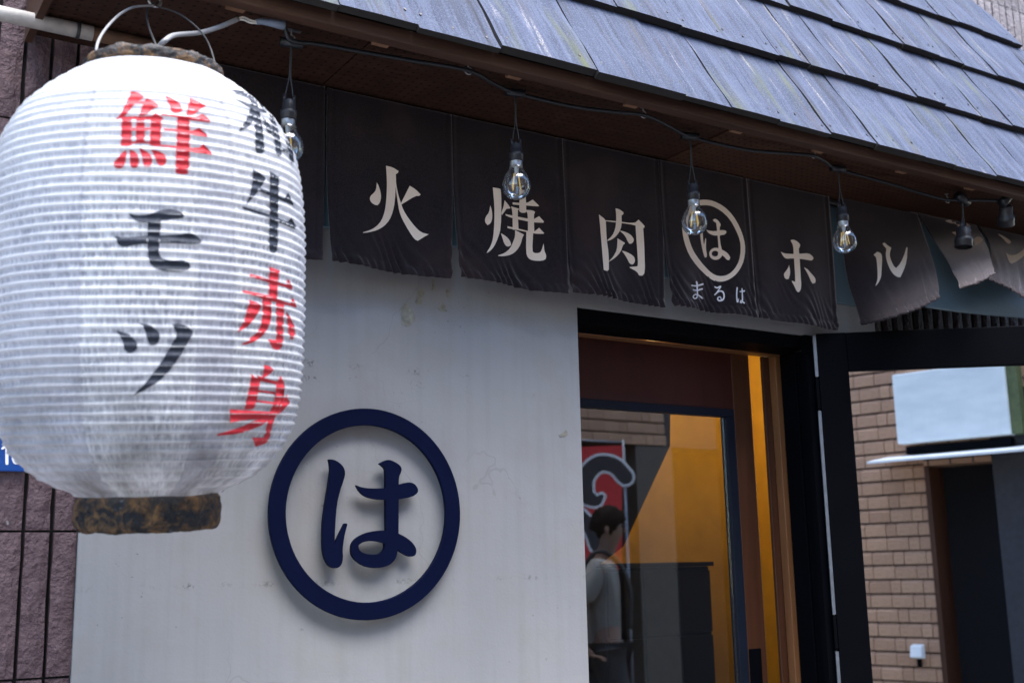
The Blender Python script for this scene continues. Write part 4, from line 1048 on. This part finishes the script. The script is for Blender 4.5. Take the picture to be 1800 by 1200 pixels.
# ================================================================== ACROSS THE STREET (seen mirrored in the two glasses)
OY = -4.3
def mirx(px, py=900):
    p = onY(px, py, DY + .006); r = ray(px, py); return p.x + r.x * (p.y - OY) / r.y
ob = empty('brick_building', (3, OY, 0), 'brown brick building reflected in the door glass', 'building')
def far(x0, x1, z0, z1, mat, d0=.35, d1=0.0, name='wall'): return MB().box((x0, OY - d0, z0), (x1, OY - d1, z1)).build(name, mat, ob)
far(-1.0, -.12, 0, 5.0, 'brickfar', .35, .0); far(-.12, .628, 0, .42, 'brickfar'); far(-.12, .628, .42, 3.1, 'mortar', .35, .012); far(-.12, .628, 3.1, 5.0, 'brickfar')
far(.628, 1.045, 2.075, 5.0, 'brickfar'); far(.660, 1.045, 0, 2.07, 'black_void', .35, .20, 'doorway'); far(.6285, .66, 0, 2.07, 'stile', .35, -.002, 'door_jamb')
far(1.0455, 1.75, 0, 2.5, 'darkgrey', .35, .02); far(1.0455, 1.75, 2.5, 5.0, 'brickfar'); far(1.75, 4.55, 0, 5.0, 'brickfar')
far(4.55, 5.665, 2.385, 2.80, 'mortar', .35, .012); far(4.55, 5.665, 2.80, 5.0, 'brickfar'); far(4.55, 7.4, 0, 2.38, 'black_void', .36, .30, 'shop_opening'); far(5.6655, 7.4, 2.385, 5.0, 'darkgrey', .35, .05); far(7.4, 14, 0, 5.0, 'brickfar')
px0, px1 = mirx(1122), mirx(1186)
far(px0, px1, .0, 2.378, 'taupe', .20, .0, 'shutter_panel')
def brick_me(wd):
    b = MB(); ht, dp = .079, .03
    b.add([(0, 0, 0), (wd, 0, 0), (wd, 0, ht - .016), (0, 0, ht - .016), (.002, -.013, ht), (wd - .002, -.013, ht), (wd, -dp, ht), (0, -dp, ht), (0, -dp, 0), (wd, -dp, 0)],
          [(0, 1, 2, 3), (3, 2, 5, 4), (4, 5, 6, 7), (8, 9, 1, 0), (8, 0, 3, 7), (3, 4, 7), (1, 9, 6, 2), (2, 6, 5)])
    b.f = [tuple(reversed(f)) for f in b.f]
    me = bpy.data.meshes.new('brick'); me.from_pydata([tuple(v) for v in b.v], [], b.f); me.update(); me.materials.append(M['brick']); return me
BL, BS = brick_me(.138), brick_me(.066)
def bricks(x0, x1, z0, z1):
    z = z0; r = 0
    while z + .08 < z1:
        x = x0 - (.0, .104, .035, .069)[r % 4]; k = r
        while x < x1:
            long = (k + r // 2) % 3 != 1; wd = .138 if long else .066
            xx = max(x, x0)
            if x >= x0 - .001 and x + wd <= x1 + .004:
                o = bpy.data.objects.new('brick', BL if long else BS); COL.objects.link(o); o.parent = ob
                o.location = Vector((x, OY + random.uniform(0, .003), z)) - WL[ob.name]
            elif x + wd > x0 + .03 and x < x1 - .03:
                o = bpy.data.objects.new('brick', BL); COL.objects.link(o); o.parent = ob
                a, c = max(x, x0), min(x + wd, x1); o.scale = ((c - a) / .138, 1, 1)
                o.location = Vector((a, OY + random.uniform(0, .003), z)) - WL[ob.name]
            x += wd + .005; k += 1
        z += .088; r += 1
bricks(-.12, .628, .42, 3.1); bricks(4.62, 5.665, 2.39, 2.79)
sp_ = empty('sign_panel', (.88, OY, 2.2), 'blank white sign panel with an added glow reflected in the open door glass', 'sign')
MB().box((.515, OY, 2.215), (1.215, OY + .10, 2.655)).build('panel_face', 'signglow', sp_, bevel=.008)
MB().box((1.218, OY, 2.215), (1.28, OY + .08, 2.655)).build('side_board', simple('olive_board', (.10, .125, .05), .6), sp_)
cn = empty('door_canopy', (.88, OY, 2.07), 'thin white canopy above the dark doorway reflected in the glass', 'canopy')
MB().prism([(.40, OY + .001, 2.125), (.40, OY + .30, 2.090), (.40, OY + .30, 2.104), (.40, OY + .001, 2.150)], (.95, 0, 0)).build('canopy_slab', 'white', cn)
MB().box((.55, OY + .001, 2.152), (1.2, OY + .06, 2.20)).build('bracket', 'frame', cn)
wl = empty('wall_lamp', (.50, OY, .9), 'small white wall lamp on the reflected brick wall', 'lamp')
MB().prism([(.462, OY + .005, .905), (.462, OY + .07, .915), (.462, OY + .055, .985), (.462, OY + .005, .995)], (.075, 0, 0)).build('lamp_body', 'white', wl, bevel=.008)
MB().box((.49, OY + .005, .86), (.51, OY + .03, .904)).build('bracket', 'frame', wl)
# nobori banner, C shaped motif
BY = -4.05
def mir(px, py, Yo, Yd=DY + .006):
    p = onY(px, py, Yd); r = ray(px, py); r = Vector((r.x, -r.y, r.z)); return p + r * ((Yo - p.y) / r.y)
nb = empty('nobori_banner', mir(1060, 1200, BY), 'red upright banner with black curl reflected in the sliding door glass', 'banner')
def mpoly(pts, mat, dy, name):
    V2, T2 = glyph((0, 0), 1, polys=pts, grid=30)
    mb = MB(); n = len(V2); q = [mir(v.x, v.y, BY + dy) for v in V2]
    mb.v = q + [p + Vector((0, -.0015, 0)) for p in q]; mb.f = list(T2) + [tuple(i + n for i in t) for t in T2]
    return mb.build(name, mat, nb)
mpoly([[(1000, 786), (1094, 782), (1094, 1000), (1000, 1000)]], 'bred', 0, 'cloth')
def mstroke(st, mat, dy, name):
    V2, T2 = glyph((0, 0), 1, strokes=[st], grid=30); mb = MB(); mb.v = [mir(v.x, v.y, BY + dy) for v in V2]; mb.f = T2; return mb.build(name, mat, nb)
C1 = [(1100, 838, 26), (1080, 818, 26), (1052, 815, 27), (1030, 838, 28), (1030, 868, 28), (1048, 880, 18), (1058, 872, 8)]
mstroke([(x, y, w_ + 9) for x, y, w_ in C1], 'bwhite', .002, 'motif_outline'); mstroke(C1, 'bblack', .004, 'motif')
C2 = [(1020, 905, 22), (1040, 930, 24), (1050, 960, 22)]
mstroke([(x, y, w_ + 9) for x, y, w_ in C2], 'bwhite', .002, 'motif_outline'); mstroke(C2, 'bblack', .004, 'motif')
pp = mir(1096, 780, BY - .01); MB().tube([(pp.x, BY - .012, 0), (pp.x, BY - .012, pp.z + .03)], .012, 10).build('pole', 'alu', nb, smooth=True)
pq = mir(1000, 784, BY - .01); MB().tube([(pq.x, BY - .012, pp.z + .012), (pp.x, BY - .012, pp.z + .012)], .008, 8).build('cross_bar', 'alu', nb, smooth=True)

# person, walking to the right with lowered head, seen mirrored
PY = -3.05
hd = mir(1054, 932, PY); PX, HZ = hd.x, hd.z; FT = 0.0
k = .93; FT = HZ - 1.60 * k
struct('door_step', MB().box((PX - 1.2, OY + .02, .0005), (PX + .9, PY + .5, FT)), 'mortar', 'low concrete step across the street')
pe = empty('person', (PX, PY, FT), 'person in a grey shirt with a black strap looking down, reflected in the door glass', 'person')
def skinned(name, joints, edges, mat, parent, root=0, sub=2):
    me = bpy.data.meshes.new(name); me.from_pydata([tuple(j[0]) for j in joints], edges, []); me.update(); me.materials.append(M[mat])
    o = bpy.data.objects.new(name, me); COL.objects.link(o); o.parent = parent; WL[o.name] = WL[parent.name]
    sk = o.modifiers.new('skin', 'SKIN'); sk.use_smooth_shade = True
    for i, j in enumerate(joints):
        d = me.skin_vertices[0].data[i]; r = j[1]; d.radius = r if isinstance(r, tuple) else (r, r); d.use_root = (i == root)
    s2 = o.modifiers.new('sub', 'SUBSURF'); s2.levels = sub; s2.render_levels = sub
    return o
def q(x, y, z): return Vector((x * k, y * k, z * k))
# body (skin): head, neck, arms, hands as one continuous figure; faces +x
J = [(q(0, 0, .93), (.095 * k, .08 * k)), (q(.01, 0, 1.10), (.09 * k, .08 * k)), (q(.02, 0, 1.28), (.12 * k, .09 * k)), (q(.02, 0, 1.40), (.08 * k, .07 * k)), (q(.035, 0, 1.46), .055 * k), (q(.06, 0, 1.53), .062 * k), (q(.075, 0, 1.60), (.088 * k, .078 * k)), (q(.07, 0, 1.67), (.080 * k, .074 * k)),
     (q(.0, .17, 1.37), .055 * k), (q(-.13, .20, 1.13), .042 * k), (q(-.10, .21, .90), .031 * k), (q(-.06, .20, .85), (.032 * k, .018 * k)),
     (q(.0, -.17, 1.37), .055 * k), (q(-.13, -.20, 1.13), .042 * k), (q(-.10, -.21, .90), .031 * k), (q(-.06, -.20, .85), (.032 * k, .018 * k)),
     (q(.03, .09, .86), .095 * k), (q(.12, .09, .50), .060 * k), (q(.02, .09, .09), .040 * k), (q(.15, .09, .035), .035 * k),
     (q(-.02, -.09, .86), .095 * k), (q(-.06, -.09, .50), .060 * k), (q(-.26, -.09, .12), .040 * k), (q(-.15, -.09, .04), .035 * k)]
E_ = [(0, 1), (1, 2), (2, 3), (3, 4), (4, 5), (5, 6), (6, 7), (2, 8), (8, 9), (9, 10), (10, 11), (2, 12), (12, 13), (13, 14), (14, 15), (0, 16), (16, 17), (17, 18), (18, 19), (0, 20), (20, 21), (21, 22), (22, 23)]
hands = []
for side, hi in ((1, 11), (-1, 15)):
    base = J[hi][0]
    for f in range(4):
        L = (.070, .078, .074, .060)[f] * k
        o_ = Vector((0, 0, 0)); a = base + Vector((.012 * k, side * (-.024 + .016 * f) * k, 0)); i0 = len(J)
        J += [(a + Vector((.022 * k, 0, .002)), .0085 * k), (a + Vector((.022 * k + L * .5, 0, -.006 * k)), .008 * k), (a + Vector((.022 * k + L * .8, 0, -.03 * k)), .007 * k)]
        E_ += [(hi, i0), (i0, i0 + 1), (i0 + 1, i0 + 2)]
    i0 = len(J); J += [(base + Vector((.0, -side * .035 * k, .01 * k)), .010 * k), (base + Vector((.045 * k, -side * .045 * k, .01 * k)), .008 * k)]; E_ += [(hi, i0), (i0, i0 + 1)]
skinned('body', J, E_, 'skin', pe)
nose = MB().lathe([(.001, .022 * k), (.011 * k, .0), (.013 * k, -.012 * k), (.001, -.018 * k)], 10, q(.160, 0, 1.595) + WL[pe.name]); nose.build('nose', 'skin', pe, smooth=True)
for s_ in (-1, 1):
    MB().lathe([(.001, .030 * k), (.016 * k, .014 * k), (.012 * k, -.02 * k), (.001, -.03 * k)], 10, q(.055, s_ * .080, 1.60) + WL[pe.name]).build('ear', 'skin', pe, smooth=True)
    MB().lathe([(.001, .006 * k), (.010 * k, 0), (.001, -.006 * k)], 8, q(.148, s_ * .030, 1.622) + WL[pe.name]).build('eye', 'hair', pe, smooth=True)
MB().box(WL[pe.name] + q(.146, -.022, 1.548), WL[pe.name] + q(.154, .022, 1.555)).build('mouth', 'redwood', pe)
hb_ = MB(); hv = []
for j in range(13):
    for i in range(24):
        th_, ph_ = pi * j / 12 * .70, 2 * pi * i / 24
        d = Vector((sin(th_) * cos(ph_), sin(th_) * sin(ph_), cos(th_)))
        rr = (.106 + .026 * noise.noise(d * 7)) * k
        tiltm = Matrix.Rotation(-.85, 3, 'Y'); d = tiltm @ d
        hb_.v.append(WL[pe.name] + q(.060, 0, 1.645) + Vector((d.x * rr * 1.05, d.y * rr * .86, d.z * rr)))
for j in range(12):
    for i in range(24): hb_.f.append((j * 24 + i, j * 24 + (i + 1) % 24, (j + 1) * 24 + (i + 1) % 24, (j + 1) * 24 + i))
hb_.build('hair', 'hair', pe, smooth=True)
skinned('shirt', [(q(0, 0, .80), (.150 * k, .132 * k)), (q(.005, 0, 1.05), (.128 * k, .115 * k)), (q(.02, 0, 1.27), (.158 * k, .125 * k)), (q(.02, 0, 1.40), (.095 * k, .090 * k)), (q(0, .18, 1.37), .075 * k), (q(-.095, .205, 1.16), .062 * k), (q(0, -.18, 1.37), .075 * k), (q(-.095, -.205, 1.16), .062 * k)],
        [(0, 1), (1, 2), (2, 3), (2, 4), (4, 5), (2, 6), (6, 7)], 'shirt', pe)
skinned('trousers', [(q(0, 0, .93), (.150 * k, .125 * k)), (q(.03, .09, .84), .108 * k), (q(.12, .09, .50), .078 * k), (q(.02, .09, .10), .060 * k), (q(-.02, -.09, .84), .108 * k), (q(-.06, -.09, .50), .078 * k), (q(-.26, -.09, .14), .060 * k)],
        [(0, 1), (1, 2), (2, 3), (0, 4), (4, 5), (5, 6)], 'trousers', pe)
b = MB(); W0 = WL[pe.name]
for s_ in (1, -1):
    b.tube(catmull([W0 + q(-.13, s_ * .08, 1.30), W0 + q(-.03, s_ * .095, 1.46), W0 + q(.09, s_ * .075, 1.43), W0 + q(.175, s_ * .05, 1.25), W0 + q(.17, s_ * .04, 1.0)], 8), .014 * k, 8)
b.build('strap', 'strap', pe, smooth=True)
for s_, x_, z_ in ((1, .10, .045), (-1, -.19, .05)):
    MB().box(W0 + q(x_ - .10, s_ * .09 - .045, z_ - .045), W0 + q(x_ + .16, s_ * .09 + .045, z_ + .045)).build('shoe', 'shoe', pe, bevel=.02)
pe.rotation_euler = (0, 0, radians(42))   # turned three quarters towards the shop
